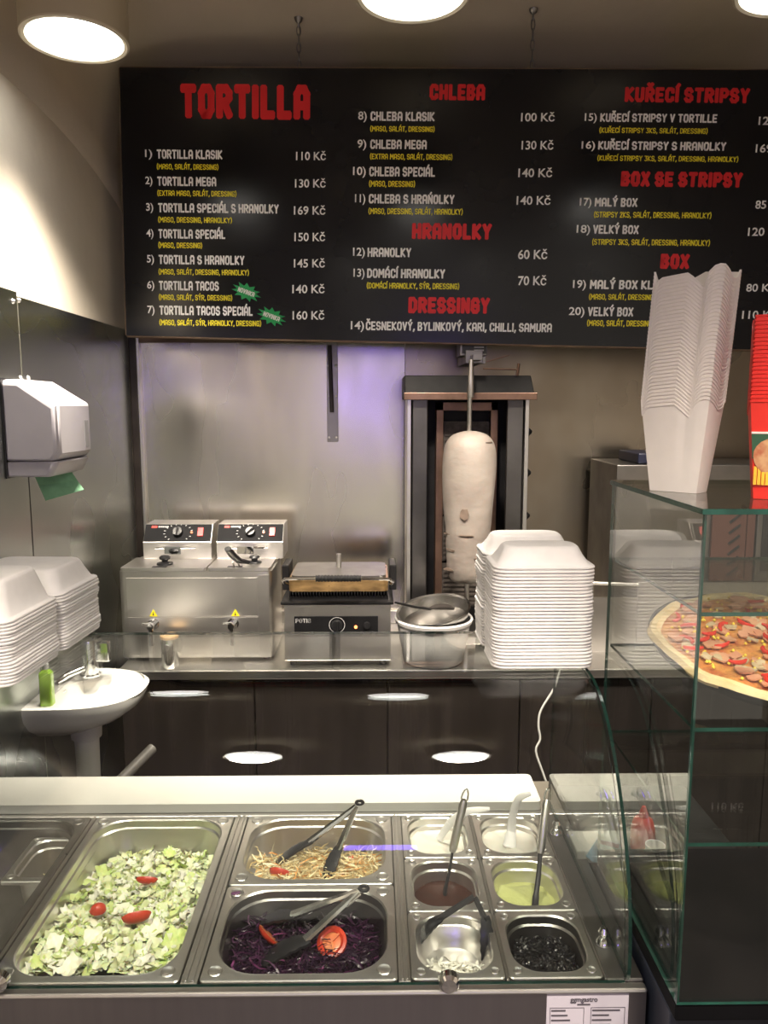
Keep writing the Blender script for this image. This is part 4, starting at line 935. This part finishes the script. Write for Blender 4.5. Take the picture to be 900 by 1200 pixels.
# tomato wedges
M_TOM = mat('tomato_skin', (.50,.045,.02), .3, var=.15, vscale=20); M_TOMF = mat('tomato_flesh', (.60,.13,.05), .3, col2=(.70,.24,.09), vscale=40)
def wedge(px, py, z, ln, wd, ht, rot, label, tilt=.25, grp=None):
    p = P(px, py, Z=z); root = thing('tomato_wedge', label, 'tomato', p, grp); E = (Matrix.Translation(p) @ Euler((tilt, .1, R(rot))).to_matrix().to_4x4())
    sk_, fl_ = MB(), MB(); n = 12; rings = []
    for i in range(n+1):
        t = -1+2*i/n; w = math.sqrt(max(0, 1-t*t)); ring = []
        for j in range(9):
            a = math.pi*j/8; ring.append(E @ Vector((t*ln/2, -math.cos(a)*wd/2*w, math.sin(a)*ht*w-.002)))
        rings.append(ring)
    sk_.loft(rings, False, False, closed=False); sk_.build('skin', M_TOM, root)
    fl_.add([E @ Vector((math.cos(2*math.pi*i/20)*ln/2, math.sin(2*math.pi*i/20)*wd/2, -.002)) for i in range(20)], [tuple(range(20))]); fl_.build('flesh', M_TOMF, root)
wedge(160,1074,.872,.056,.036,.014,25,'large tomato wedge, nearest the middle of the lettuce pan',tilt=2.15)
wedge(115,1066,.868,.032,.024,.016,30,'small red tomato piece left of the large wedge on the lettuce')
wedge(172,1031,.850,.046,.022,.010,5,'thin red tomato slice towards the back of the lettuce',tilt=2.1)
# white cabbage with carrot
Zc = .83
pc = [(-.262,1.478),(.006,1.478),(.006,1.60),(-.02,1.615),(-.24,1.615),(-.262,1.60)]
zc = lambda x, y: .832 + .018*math.sin((x+.27)*8)*.6 + .010*math.sin(x*40)*math.cos(y*35) - (.03 if y > 1.6 else 0)*(y-1.6)/.03
MC = [mat('cabbage_cream', (.72,.60,.33), .45, var=.12, vscale=30), mat('cabbage_pale', (.78,.70,.46), .45, var=.08), mat('carrot_orange', (.72,.34,.10), .45, var=.1), mat('cabbage_tan', (.62,.46,.22), .45)]
hb = heap(pc, zc, MC[3], 'x'); mbs = strands(1500, pc, zc, .02, .05, .0028, 4, lift=.012, weights=(5,4,1.3,2)); mbs.add(hb.v, hb.f, 3)
tag(mbs.build('shredded_cabbage', MC, org=(-.13,1.54,.80), kind='raw', angle=60), 'shredded white cabbage and carrot salad in the half size pan', 'salad', kind='stuff')
wedge(328,1022,.852,.048,.034,.014,-10,'red tomato wedge at the left of the shredded cabbage',tilt=2.15)
wedge(411,1007,.848,.022,.014,.010,70,'small tomato sliver at the right of the shredded cabbage')
# red cabbage
pr_ = [(-.262,1.205),(.006,1.205),(.006,1.385),(-.03,1.40),(-.23,1.40),(-.262,1.385)]
zr = lambda x, y: .826 + .008*math.sin(x*35)*math.cos(y*30) 
MRc = [mat('red_cabbage_dark', (.018,.006,.020), .3, var=.3), mat('red_cabbage_mid', (.045,.012,.040), .3, var=.3), mat('red_cabbage_light', (.16,.04,.12), .35, var=.2)]
hb = heap(pr_, zr, MRc[0], 'x'); mbs = strands(1500, pr_, zr, .02, .05, .0032, 3, lift=.010, weights=(6,3,.5)); mbs.add(hb.v, hb.f, 0)
tag(mbs.build('red_cabbage', MRc, org=(-.13,1.3,.80), kind='raw', angle=60), 'shredded dark purple red cabbage in the half size pan', 'cabbage', kind='stuff')
def tslice(px, py, z, r, tx, ty, label):
    p = P(px, py, Z=z); root = thing('tomato_slice', label, 'tomato', p); E = Matrix.Translation(p) @ Euler((tx, ty, .3)).to_matrix().to_4x4()
    MB().lathe([(r*.62,.001),(r*.80,.004),(r,.003),(r*1.02,-.002),(r*.85,-.008),(r*.5,-.010),(.0001,-.010)], n=28, M=E, c=(0,0,0)).build('skin', M_TOM, root)
    MB().lathe([(.0001,-.001),(r*.3,.0005),(r*.64,-.001)], n=20, M=E).build('flesh', M_TOMF, root)
    core = MB()
    for k in range(3): core.box(-.002, r*.72, -.002, .002, -.001, .004, M=E @ Matrix.Rotation(R(120*k+20),4,'Z'))
    core.build('core', M_TOMF, root, bevel=.001)
tslice(389,1104,.842,.028,.5,-.35,'cut tomato slice at the right side of the red cabbage')
wedge(315,1096,.842,.058,.040,.012,-50,'dull tomato wedge beside the tong tips in the red cabbage',tilt=2.3)
# cabbage bit on the rim
p = P(276, 1047, Z=CZ+.006); tag(MB().tube([p+Vector((-.008,0,0)), p, p+Vector((.009,.002,.001))], [.003,.005,.003], 8, flat=.6).build('cabbage_scrap', mat('purple_scrap', (.10,.02,.09), .4), org=p), 'purple scrap of cabbage on the back left rim of the red cabbage pan', 'cabbage')
# sauces
def sauce(key, z, m, label, amp=.003, fr=30, inset=.027, name='sauce'):
    a, b, y0, y1 = SP[key]; mb = MB(); cx, cy = (a+b)/2, (y0+y1)/2; hx, hy = (b-a)/2-inset+.007, (y1-y0)/2-inset+.007; rings = []
    ph = random.uniform(0, 6)
    for s in (1.0, .93, .8, .62, .42, .2, .03):
        ring = rr(cx, cy, hx*s, hy*s, .034*s, z, 5)
        for v in ring: v.z += amp*(math.sin(v.x*fr*2+ph)*math.cos(v.y*fr*1.7+ph)+.5*math.sin(v.x*fr*5+v.y*fr*4)) + (.003 if s == 1 else 0)
        rings.append(ring)
    mb.loft(rings, False, True); return tag(mb.build(name, m, org=(cx, cy, z), angle=80), label, 'sauce')
sauce((0,0), .852, mat('white_sauce', (.66,.63,.56), .35, var=.02, sss=.1), 'thick white sauce in the back left small pan', .0035)
sauce((1,0), .852, mat('white_sauce', ()), 'creamy white sauce in the back right small pan', .0035)
sauce((0,1), .840, mat('brown_sauce', (.035,.008,.003), .4, spec=.08, var=.15, vscale=20), 'oily red brown sauce in the middle left small pan', .001)
sauce((1,1), .838, mat('green_sauce', (.55,.58,.22), .4, var=.05, bump=.3, bscale=60), 'pale yellow green sauce in the middle right small pan', .006, 26)
a, b, y0, y1 = SP[(1,2)]
pol = [(a+.026,y0+.03),(a+.04,y0+.024),(b-.04,y0+.024),(b-.026,y0+.03),(b-.026,y1-.03),(b-.04,y1-.024),(a+.04,y1-.024),(a+.026,y1-.03)]
zo = lambda x, y: .838
mo = mat('olive_black', (.008,.008,.009), .25, var=.3); mb = MB(); hp = heap(pol, zo, mo, 'x'); mb.add(hp.v, hp.f)
for k in range(230):
    while True:
        x, y = random.uniform(a+.028, b-.028), random.uniform(y0+.028, y1-.028)
        if inpoly(x, y, pol): break
    E = Matrix.Translation((x, y, .839+random.uniform(0,.007))) @ Euler((random.gauss(0,.5), random.gauss(0,.5), 0)).to_matrix().to_4x4(); r_ = random.uniform(.005,.0065)
    rg = []
    for i in range(10):
        an = 2*math.pi*i/10; c_ = Vector((r_*math.cos(an), r_*math.sin(an), 0)); rg.append([E @ (c_ + Vector((math.cos(an)*math.cos(t)*.0022, math.sin(an)*math.cos(t)*.0022, math.sin(t)*.0022))) for t in (0,1.57,3.14,4.71)])
    rg.append(rg[0]); mb.loft(rg, False, False)
tag(mb.build('sliced_olives', mo, org=((a+b)/2,(y0+y1)/2,.82), kind='raw', angle=70), 'black sliced olives heaped in the front right small pan', 'olives', kind='stuff')
a, b, y0, y1 = SP[(0,2)]
pol = [(a+.028,y0+.03),(a+.04,y0+.026),(b-.04,y0+.026),(b-.028,y0+.03),(b-.032,y0+.065),(a+.07,y0+.09),(a+.03,y0+.07)]
zf_ = lambda x, y: .833 + max(0, .014*(1-((y-y0-.04)/.06)**2))
M_CH = mat('white_cheese', (.80,.78,.70), .5, var=.04); hb = heap(pol, zf_, M_CH, 'x', step=.007)
mb = strands(260, pol, zf_, .012, .028, .0045, 1, lift=.008, wob=.2); mb.add(hb.v, hb.f)
tag(mb.build('crumbled_cheese', M_CH, org=((a+b)/2,y0+.06,.80), kind='raw', angle=60), 'shredded white cheese left at the bottom of the front left small pan', 'cheese', kind='stuff')
pol = [(sx0+.035,sy0+.035),(sx1-.03,sy0+.035),(sx1-.03,sy1-.05),(sx0+.07,sy1-.05)]
mb = strands(300, pol, lambda x, y: .800, .008, .018, .002, 1, lift=.006); hb = heap(pol, lambda x, y: .797, M_CH, 'x'); mb.add(hb.v, hb.f)
tag(mb.build('grated_cheese', mat('yellow_cheese', (.70,.60,.32), .5, var=.1), org=(c.x,c.y,.77), kind='raw'), 'grated yellow cheese in the small pan standing inside the deep pan', 'cheese', kind='stuff')

# ------------------------------------------------------------------ tongs, spoons
M_GRIP = mat('black_nylon', (.012,.012,.014), .3, var=.2)
def arm(mb, p0, p1, w0, w1, t=.0035, up=(0,0,1)):
    d = (p1-p0).normalized(); s = d.cross(Vector(up)).normalized(); n = s.cross(d)
    rings = []
    for i in range(7):
        q = p0.lerp(p1, i/6); w = w0+(w1-w0)*i/6
        rings.append([q+s*w+n*t, q+s*w*.6+n*t*2.2, q-s*w*.6+n*t*2.2, q-s*w+n*t, q-s*w-n*t*.3, q-s*w*.7+n*t, q+s*w*.7+n*t, q+s*w-n*t*.3])
    mb.loft(rings)
def tongs(label, hinge, mids, tips, metal, wd=.008, ring=True, gw=.012):
    root = thing('serving_tongs', label, 'tongs', hinge)
    for k in range(2):
        mb = MB(); arm(mb, hinge, mids[k], wd*.7, wd); mb.build('arm', metal, root)
        g = MB(); d = (tips[k]-mids[k]); dn_ = d.normalized(); s = dn_.cross(Vector((0,0,1))).normalized(); n = s.cross(dn_); rings = []
        for i in range(11):
            t = i/10; q = mids[k]+d*t - dn_*.01*(1-t) + n*(.006*math.sin(t*math.pi)); w = gw*(.7+.5*math.sin(t*math.pi*.8))*(1.08 if i % 2 else .94)*(1 if i < 10 else .5)
            rings.append([q+s*w+n*.002, q+n*.005, q-s*w+n*.002, q-s*w-n*.0025, q+n*.001, q+s*w-n*.0025])
        g.loft(rings); g.build('grip_head', M_GRIP, root)
    if ring:
        rp = hinge + (hinge-(mids[0]+mids[1])/2).normalized()*.010; pts = [rp+Vector((.008*math.cos(2*math.pi*i/14), .008*math.sin(2*math.pi*i/14), .003)) for i in range(15)]
        MB().tube(pts, .0035, 8, cap=False).build('hanging_loop', M_GRIP, root)
    return root
tongs('steel tongs with black scalloped heads lying open on the shredded cabbage', P(418,946,Z=.945), [P(362,988,Z=.885), P(396,997,Z=.880)], [P(323,1014,Z=.838), P(383,1031,Z=.836)], M_CHROME)
tongs('steel tongs with large black heads resting in the red cabbage', P(421,1046,Z=.915), [P(342,1074,Z=.860), P(358,1103,Z=.858)], [P(300,1082,Z=.822), P(306,1128,Z=.824)], M_CHROME, wd=.010, gw=.018)
tongs('small black tongs standing in the pan of white cheese', P(556,1052,Z=.925), [P(512,1080,Z=.880), P(569,1080,Z=.895)], [P(488,1104,Z=.852), P(572,1130,Z=.830)], M_GRIP, wd=.005, gw=.011, ring=False)
def spoon(label, top, mid, tip, bl=False):
    root = thing('serving_spoon', label, 'spoon', tip); d = (mid-top).normalized()
    MB().tube([top, top+d*.012, mid-d*.01, mid], [.006,.0088,.0088,.0065], 14).build('handle', M_STEEL, root)
    side = d.cross(Vector((0,1,0))).normalized(); pts = [top - d*.022*math.sin(math.pi*i/10)*1.0 + side*(.0065*math.cos(math.pi*i/10)) for i in range(11)]
    MB().tube(pts, .0018, 7).build('hanging_loop', M_CHROME, root)
    MB().tube(catmull([mid-d*.004, mid.lerp(tip,.4)+Vector((.001,0,0)), mid.lerp(tip,.8)+Vector((-.001,-.002,0)), tip], 4), [.005]*4+[.0055]*4+[.007]*5, 10, flat=.6).build('shaft', M_GRIP, root)
spoon('black spoon with steel handle standing in the red brown sauce', P(544,937,Z=1.035), P(530,998,Z=.93), P(521,1050,Z=.835))
spoon('black spoon with steel handle standing in the pale green sauce', P(641,937,Z=1.02), P(633,1000,Z=.925), P(627,1064,Z=.840))
def wspoon(label, pts, ws):
    root = thing('plastic_spoon', label, 'spoon', pts[-1])
    c_ = catmull(pts, 6); n = len(c_); w = [ws[min(int(i/(n-1)*(len(ws)-1)), len(ws)-2)]*(1-(i/(n-1)*(len(ws)-1)) % 1)+ws[min(int(i/(n-1)*(len(ws)-1))+1, len(ws)-1)]*((i/(n-1)*(len(ws)-1)) % 1) for i in range(n)]
    k = int(n*.72); MB().tube(c_[:k+1], w[:k+1], 12, flat=.28, upv=(0,-1,.6)).build('handle', M_WPLAST, root); MB().tube(c_[k:], w[k:], 12, flat=.35, upv=(0,-1,.6)).build('bowl', M_WPLAST, root)
wspoon('white plastic spoon leaning right out of the back left white sauce', [P(574,948,Z=.955), P(548,951,Z=.94), P(530,962,Z=.91), P(514,984,Z=.858)], [.004,.008,.009,.007])
wspoon('white plastic spoon curving up out of the back right white sauce', [P(622,930,Z=.98), P(608,936,Z=.965), P(601,955,Z=.92), P(599,975,Z=.875), P(597,994,Z=.853)], [.004,.008,.009,.011,.017])

# ------------------------------------------------------------------ foam boxes: open clamshells nested upside down
def shell_mesh(hx, ly, dep, dep2, gap=.004, ins=.019):
    """two humps along +y joined at a hinge; origin at the middle of the hinge, rim plane z=0"""
    mb = MB()
    for k, dp in ((-1, dep), (1, dep2)):
        cy = k*(ly/2+gap/2); R_ = lambda i, r, z: rr(0, cy, hx-i, ly/2-i, r, z, 4)
        mb.loft([R_(.004,.020,.0012), R_(.0,.024,.0), R_(-.0005,.024,.0025), R_(.001,.024,.0048), R_(.007,.022,.0052), R_(.010,.022,.008), R_(.010+ins*.45,.026,dp*.55), R_(.010+ins*.8,.028,dp*.9), R_(.010+ins,.028,dp*.985), R_(.016+ins,.026,dp)], False, True)
    mb.box(-hx*.75, hx*.75, -gap, gap, .0008, .004)
    return mb
ORD = ['topmost','second','third','fourth','fifth','sixth','seventh','eighth','ninth','tenth','eleventh','twelfth','thirteenth','fourteenth','fifteenth','sixteenth','seventeenth','eighteenth','nineteenth','twentieth']
ORD += ['twenty-'+w for w in ('first','second','third','fourth','fifth','sixth','seventh','eighth','ninth')] + ['thirtieth'] + ['thirty-'+w for w in ('first','second','third','fourth','fifth','sixth')]
def nth(k, n): return ORD[k] + ('' if k == 0 else ' from the top') if k < n-1 else 'lowest'
def shell_stack(label, group, base, rot, hx, ly, dep, dep2, n, pitch, jit=.0012):
    m0 = shell_mesh(hx, ly, dep, dep2).build('takeaway_box', M_FOAM, org=(0,0,0), angle=50)
    for i in range(n):
        o = m0 if i == 0 else m0.copy()
        if i: COL.objects.link(o)
        o.location = (base[0]+random.uniform(-jit,jit)+.0015*math.sin(i*.5), base[1]+random.uniform(-jit,jit), base[2]+i*pitch)
        o.rotation_euler = (0, 0, rot+random.uniform(-.008,.008))
        tag(o, label.replace('#', nth(n-1-i, n)), 'box', group)
GZ = 1.3245
pR = P(578, 786, Z=GZ); pR2 = P(694, 786, Z=GZ)
shell_stack('white foam takeaway box, # in the tall stack right of centre', 'white foam boxes stacked right of centre',
            ((pR.x+pR2.x)/2+.002, 1.462+.135, GZ), R(0.5), .101, .133, .040, .040, 30, .0069)
shell_stack('large white foam takeaway box, # in the stack at the left edge', 'large white foam boxes stacked at the left',
            (-.775, 1.585, GZ), R(-3.5), .118, .205, .075, .052, 19, .0066)

# ------------------------------------------------------------------ pizza display case
KX0, KX1, KY0, KY1 = .463, 1.10, 1.06, 1.48
KZ1 = 1.698; SH = (1.547, 1.373, 1.192)
case = thing('pizza_case', 'glass display case with three glass shelves standing right of the salad counter', 'display case', ((KX0+KX1)/2, (KY0+KY1)/2, .90))
def gpane(name, x0, x1, y0, y1, z0, z1, thin, m=M_GLASS_R):
    """glass pane: the two large faces clear (slot 0), the four narrow edges green (slot 1)"""
    mb = MB(); mb.box(x0, x1, y0, y1, z0, z1); fl_ = {'z': (0,1), 'y': (2,4), 'x': (3,5)}[thin]
    mb.m = [0 if i in fl_ else 1 for i in range(6)]
    return mb.build(name, [m, M_EDGE2], case, smooth=False)
gpane('top_pane', KX0-.004, KX1, KY0-.004, KY1, KZ1-.008, KZ1, 'z')
gpane('side_pane', KX0, KX0+.006, KY0+.004, KY1, .93, KZ1-.0085, 'x')
gpane('front_pane', KX0+.0, KX1, KY0-.002, KY0+.0035, .93, KZ1-.0085, 'y')
gpane('side_pane', KX1-.006, KX1, KY0+.004, KY1, .93, KZ1-.0085, 'x')
for z in SH: gpane('shelf', KX0+.0065, KX1-.0065, KY0+.006, KY1-.01, z-.006, z, 'z')
MB().box(KX0, KX1, KY0, KY1, .90, .929).build('case_base', mat('case_base_black', (.004,.004,.005), .6, var=.2, spec=.1), case, smooth=False, bevel=.003)
kb = MB().box(KX0, KX1+.3, KY0+.02, KY1, .0, .899).build('case_cabinet', mat('dark_blue_cabinet', (.018,.022,.035), .35, var=.2), smooth=False, bevel=.003, org=((KX0+KX1)/2,1.27,0))
tag(kb, 'dark cabinet under the glass pizza case', 'cabinet')
# tray and pizza
TILT = R(10); pc_ = Vector((.692, 1.268, 1.424))
ME = Matrix.Translation(pc_) @ Matrix.Rotation(TILT, 4, 'X')
tr = MB().lathe([(.0001,0),(.200,0),(.207,.012),(.211,.013),(.211,.011),(.203,-.003),(.0001,-.004)], n=60, M=ME).build('pizza_tray', M_BLACKM, org=pc_)
tag(tr, 'round black tray tilted on the middle shelf, under the pizza', 'tray')
ts = MB().box(.60, .77, 1.40, 1.43, SH[1]+.001, 1.441).build('tray_stand', M_BLACK, smooth=False, org=(.68,1.41,SH[1])); tag(ts, 'black block propping up the back of the pizza tray', 'stand')
piz = thing('pizza', 'round pizza with ham, corn and red pepper in the glass case', 'pizza', pc_)
M_CRUST = mat('pizza_crust', (.72,.50,.24), .6, col2=(.80,.62,.36), vscale=22, bump=.3, bscale=60)
M_CHEESE = mat('pizza_cheese', (.66,.30,.07), .4, col2=(.50,.13,.04), vscale=34, bump=.6, bscale=90, coat=.15)
def pr(a): return .204*(1+.030*math.sin(2*a+1.0)+.014*math.sin(5*a+.4)+.015*math.sin(9*a))
def pring(f, z, n=72): return [ME @ Vector((pr(2*math.pi*i/n)*f*math.cos(2*math.pi*i/n), pr(2*math.pi*i/n)*f*math.sin(2*math.pi*i/n), z+.0015*math.sin(i*1.3))) for i in range(n)]
MB().loft([pring(.90,.002), pring(.99,.005), pring(1.01,.012), pring(.985,.020), pring(.94,.021), pring(.90,.015)], False, False).build('crust', M_CRUST, piz)
MB().loft([pring(.905,.0145), pring(.7,.017), pring(.45,.0165), pring(.2,.017), pring(.02,.017)], False, True).build('cheese', M_CHEESE, piz)
M_HAM = mat('ham_pink', (.55,.22,.13), .4, col2=(.68,.34,.20), vscale=30); M_PEP = mat('red_pepper', (.62,.03,.015), .25, var=.2); M_MUSH = mat('mushroom', (.50,.34,.20), .5, col2=(.66,.50,.34), vscale=40); M_CORN = mat('corn', (.85,.60,.06), .35, var=.15)
for i in range(170):
    r_ = .178*math.sqrt(random.random()); a = random.uniform(0, 6.28); E = ME @ Matrix.Translation((r_*math.cos(a), r_*math.sin(a), .020+random.uniform(0,.003))) @ Euler((random.uniform(-.15,.15), random.uniform(-.15,.15), random.uniform(0,6))).to_matrix().to_4x4()
    kind = random.choices(('ham_slice','pepper_strip','mushroom_slice'), (6,3,4))[0]
    if kind == 'pepper_strip':
        MB().tube([E @ Vector((.018*math.cos(t), .012*math.sin(t), .002)) for t in (0,.6,1.2,1.8,2.4)], [.002,.0035,.004,.0035,.002], 8).build(kind, M_PEP, piz)
    else:
        s = random.uniform(.010,.020) if kind == 'ham_slice' else random.uniform(.009,.014); n = 12
        out = [(s*random.uniform(.75,1.1)*math.cos(2*math.pi*k/n), s*.75*random.uniform(.75,1.1)*math.sin(2*math.pi*k/n)) for k in range(n)]
        MB().loft([[E @ Vector((x, y, h+.0016*math.sin(x*300))) for x, y in out] for h in (-.001,.0014)]).build(kind, M_HAM if kind == 'ham_slice' else M_MUSH, piz)
cm = MB()
for i in range(240):
    r_ = .18*math.sqrt(random.random()); a = random.uniform(0, 6.28); q = Vector((r_*math.cos(a), r_*math.sin(a), .0205)); s = random.uniform(.0028,.004)
    vs = [q+Vector(v)*s for v in ((1,0,0),(-1,0,0),(0,1.2,0),(0,-1.2,0),(0,0,1),(0,0,-1))]; cm.add([ME @ v for v in vs], [(0,2,4),(2,1,4),(1,3,4),(3,0,4),(2,0,5),(1,2,5),(3,1,5),(0,3,5)])
cm.build('corn_kernels', M_CORN, piz, kind='stuff', angle=80)

# ------------------------------------------------------------------ card fry cups on top of the case
def cup_mesh(hb, ht, H, front, side, back, crease=.68):
    """tapered open card cup with a different cut along each wall's top"""
    def wall(fn, a, b, n=14):
        out = []
        for i in range(n):
            t = i/n; x = a[0]+(b[0]-a[0])*t; y = a[1]+(b[1]-a[1])*t
            hh = 0
            for k in range(len(fn)-1):
                if fn[k][0] <= t <= fn[k+1][0]: hh = fn[k][1]+(fn[k+1][1]-fn[k][1])*(t-fn[k][0])/(fn[k+1][0]-fn[k][0]); break
            out.append((x, y, hh, t))
        return out
    (hx, hy), (tx, ty) = hb, ht
    per = wall(front, (-1,-1), (1,-1)) + wall(side, (1,-1), (1,1)) + wall(back, (1,1), (-1,1)) + wall([(a, b) for a, b in side], (-1,1), (-1,-1))
    def at(p, z, ins=0.):
        f = z/H; w = hx+(tx-hx)*f-ins; d = hy+(ty-hy)*f-ins; x, y = p[0]*w, p[1]*d
        rx_ = 1-.06*(p[0]*p[1])**2; y *= 1
        if p[1] == -1 and abs(p[3]-crease) < .04 and z > .03: y += .003*f
        return Vector((x*rx_, y*rx_, z))
    mb = MB(); n = len(per)
    out_ = [[at(p, p[2]*t, e) for p in per] for t, e in ((0,0), (.35,0), (.7,0), (.978,0), (.982,-.0013), (1.0,-.0013))]; inn = [[at(p, p[2]*t, .0012) + Vector((0,0,.001 if t == 0 else 0)) for p in per] for t in (1.0, .6, .3, 0)]
    mb.loft(out_ + inn, True, True); return mb
F = [(0,.128),(.10,.142),(.50,.146),(.62,.136),(.70,.121),(.80,.150),(.90,.156),(1,.154)]
S = [(0,.154),(.2,.148),(.45,.137),(.7,.139),(.9,.152),(1,.156)]
cb_ = P(796, 577, Z=KZ1); rotc = R(-44)
cm0 = cup_mesh((.042,.024), (.0600,.036), .150, F, S, [(0,.15),(.5,.156),(1,.128)]).build('fry_cup', M_PAPER, org=(0,0,0), angle=30)
for i in range(36):
    o = cm0 if i == 0 else cm0.copy()
    if i: COL.objects.link(o)
    lean = i*.0005
    o.location = (cb_.x+.006+lean*.55, 1.285, KZ1+.0005+i*.0059); o.rotation_euler = (0, R(1.2)*i/36, rotc+random.uniform(-.006,.006))
    tag(o, f'white card fry cup, {nth(35-i, 36)} in the tall stack on the pizza case', 'cup', 'white card cups on the pizza case')
# red printed cups at the right edge
M_GRN = mat('dark_green_print', (.03,.10,.05), .5); M_YEL = mat('fries_yellow', (.85,.50,.04), .5, var=.15, vscale=40); M_FOODP = mat('food_print', (.42,.10,.04), .5, col2=(.62,.36,.18), vscale=60)
rc0 = thing('red_cup', '', 'cup'); hb_, ht_, H_ = (.040,.030), (.0535,.042), .150
cup_mesh(hb_, ht_, H_, [(0,.15),(1,.15)], [(0,.15),(.5,.13),(1,.15)], [(0,.15),(1,.15)], crease=9).build('cup_wall', [M_RED], rc0, angle=30)
def ff(x, z, d): f = z/H_; return Vector((x*(hb_[0]+(ht_[0]-hb_[0])*f)*.94, -(hb_[1]+(ht_[1]-hb_[1])*f)*.94-d, z))
MB().loft([[ff(x, z, d) for x, z in ((-1,.100),(1,.100),(1,.103),(-1,.103))] for d in (.0,.0022)]).build('white_line', M_PAPER, rc0, smooth=False)
MB().loft([[ff(x, z, d) for x, z in ((-1,.062),(1,.062),(1,.0995),(-1,.0995))] for d in (.0,.002)]).build('green_band', M_GRN, rc0, smooth=False)
MB().loft([[ff(-.35+.62*math.cos(t*.3142), .065+.028*math.sin(t*.3142), d) for t in range(20)] for d in (.0,.003)]).build('food_picture', M_FOODP, rc0, smooth=False)
yb = MB()
for k in range(14): yb.box(-.0022,.0022,-.0045,-.001,0,.028+.008*math.sin(k*2.1), M=Matrix.Translation(ff(-.95+k*.14, .022, .0)))
yb.build('fries_picture', M_YEL, rc0, smooth=False)
rp = P(886, 588, Z=KZ1)
for i in range(22):
    o = rc0 if i == 0 else None
    if i == 0: pass
    elif True:
        o = rc0.copy(); COL.objects.link(o)
        c_ = rc0.children[0].copy(); COL.objects.link(c_); c_.parent = o
    o.location = (rp.x+.058, 1.18, KZ1+.0008+i*.0060); o.rotation_euler = (0, 0, R(-24)+random.uniform(-.006,.006))
    tag(o, f'red card cup, {nth(21-i, 22)} in the stack at the right edge' if i else 'lowest red card cup at the right edge, printed with fries and a green band', 'cup', 'red card cups at the right edge')

# ------------------------------------------------------------------ things on the side table behind the case
sd_ = MB().box(.47, .80, 1.49, 1.86, .85, .87).box(.47, .80, 1.50, 1.85, .05, .849).build('side_table', M_BLACKM, smooth=False, bevel=.003, org=(.63,1.73,0))
tag(sd_, 'low dark side table behind the glass case, seen through the end glass', 'table')
q = P(704, 1000, Y=1.53)
nb = MB().box(q.x-.055, q.x+.055, 1.52, 1.60, .8705, q.z+.012).build('napkin_carton', mat('grey_white_carton', (.55,.54,.50), .6, var=.05), smooth=False, bevel=.003, org=(q.x,1.73,.76))
tag(nb, 'pale carton seen through the end glass beside the salad pans', 'carton')
a = P(684,998,Y=1.53); b = P(697,978,Y=1.53); c_ = P(725,984,Y=1.53); d = P(720,1010,Y=1.53); e = P(692,1004,Y=1.53)
bcard = thing('blue_card', 'light blue folded card with a pink stripe leaning on the pale carton', 'card', e)
MB().loft([[v+Vector((0,o_,0)) for v in (a,b,c_,d,e)] for o_ in (-.018,-.016)]).build('sheet', mat('light_blue_card', (.30,.50,.66), .5, var=.08), bcard, smooth=False)
MB().loft([[v+Vector((0,o_,0)) for v in (b.lerp(c_,.05), b.lerp(c_,.9), b.lerp(c_,.9)+Vector((0,0,-.010)), b.lerp(c_,.05)+Vector((0,0,-.008)))] for o_ in (-.0195,-.0181)]).build('pink_stripe', mat('pink_stripe', (.50,.12,.22), .5), bcard, smooth=False)
q = P(752, 1000, Y=1.57)
rb_ = thing('sauce_bottle', 'red squeeze bottle standing behind the glass case', 'bottle', (q.x, 1.57, .8705))
zz = P(754, 945, Y=1.57).z
MB().lathe([(.0001,0),(.024,0),(.026,.006),(.026,zz-.8705-.05),(.020,zz-.8705-.03),(.010,zz-.8705-.022)], (q.x, 1.57, .8705), 24).build('bottle_body', mat('red_bottle', (.55,.04,.03), .35, var=.1), rb_)
MB().lathe([(.011,zz-.8705-.024),(.010,zz-.8705-.015),(.004,zz-.8705),(.0001,zz-.8705)], (q.x, 1.57, .8705), 18).build('nozzle', mat('red_bottle', ()), rb_)
q2 = P(768, 990, Y=1.52)
wc = MB().lathe([(.0001,0),(.017,0),(.021,q2.z-.8705),(.019,q2.z-.8705),(.016,.003),(.0001,.003)], (q2.x, 1.52, .8705), 24).build('white_tub', M_WPLAST, org=(q2.x,1.52,.8705))
tag(wc, 'small white tub in front of the red squeeze bottle', 'tub')
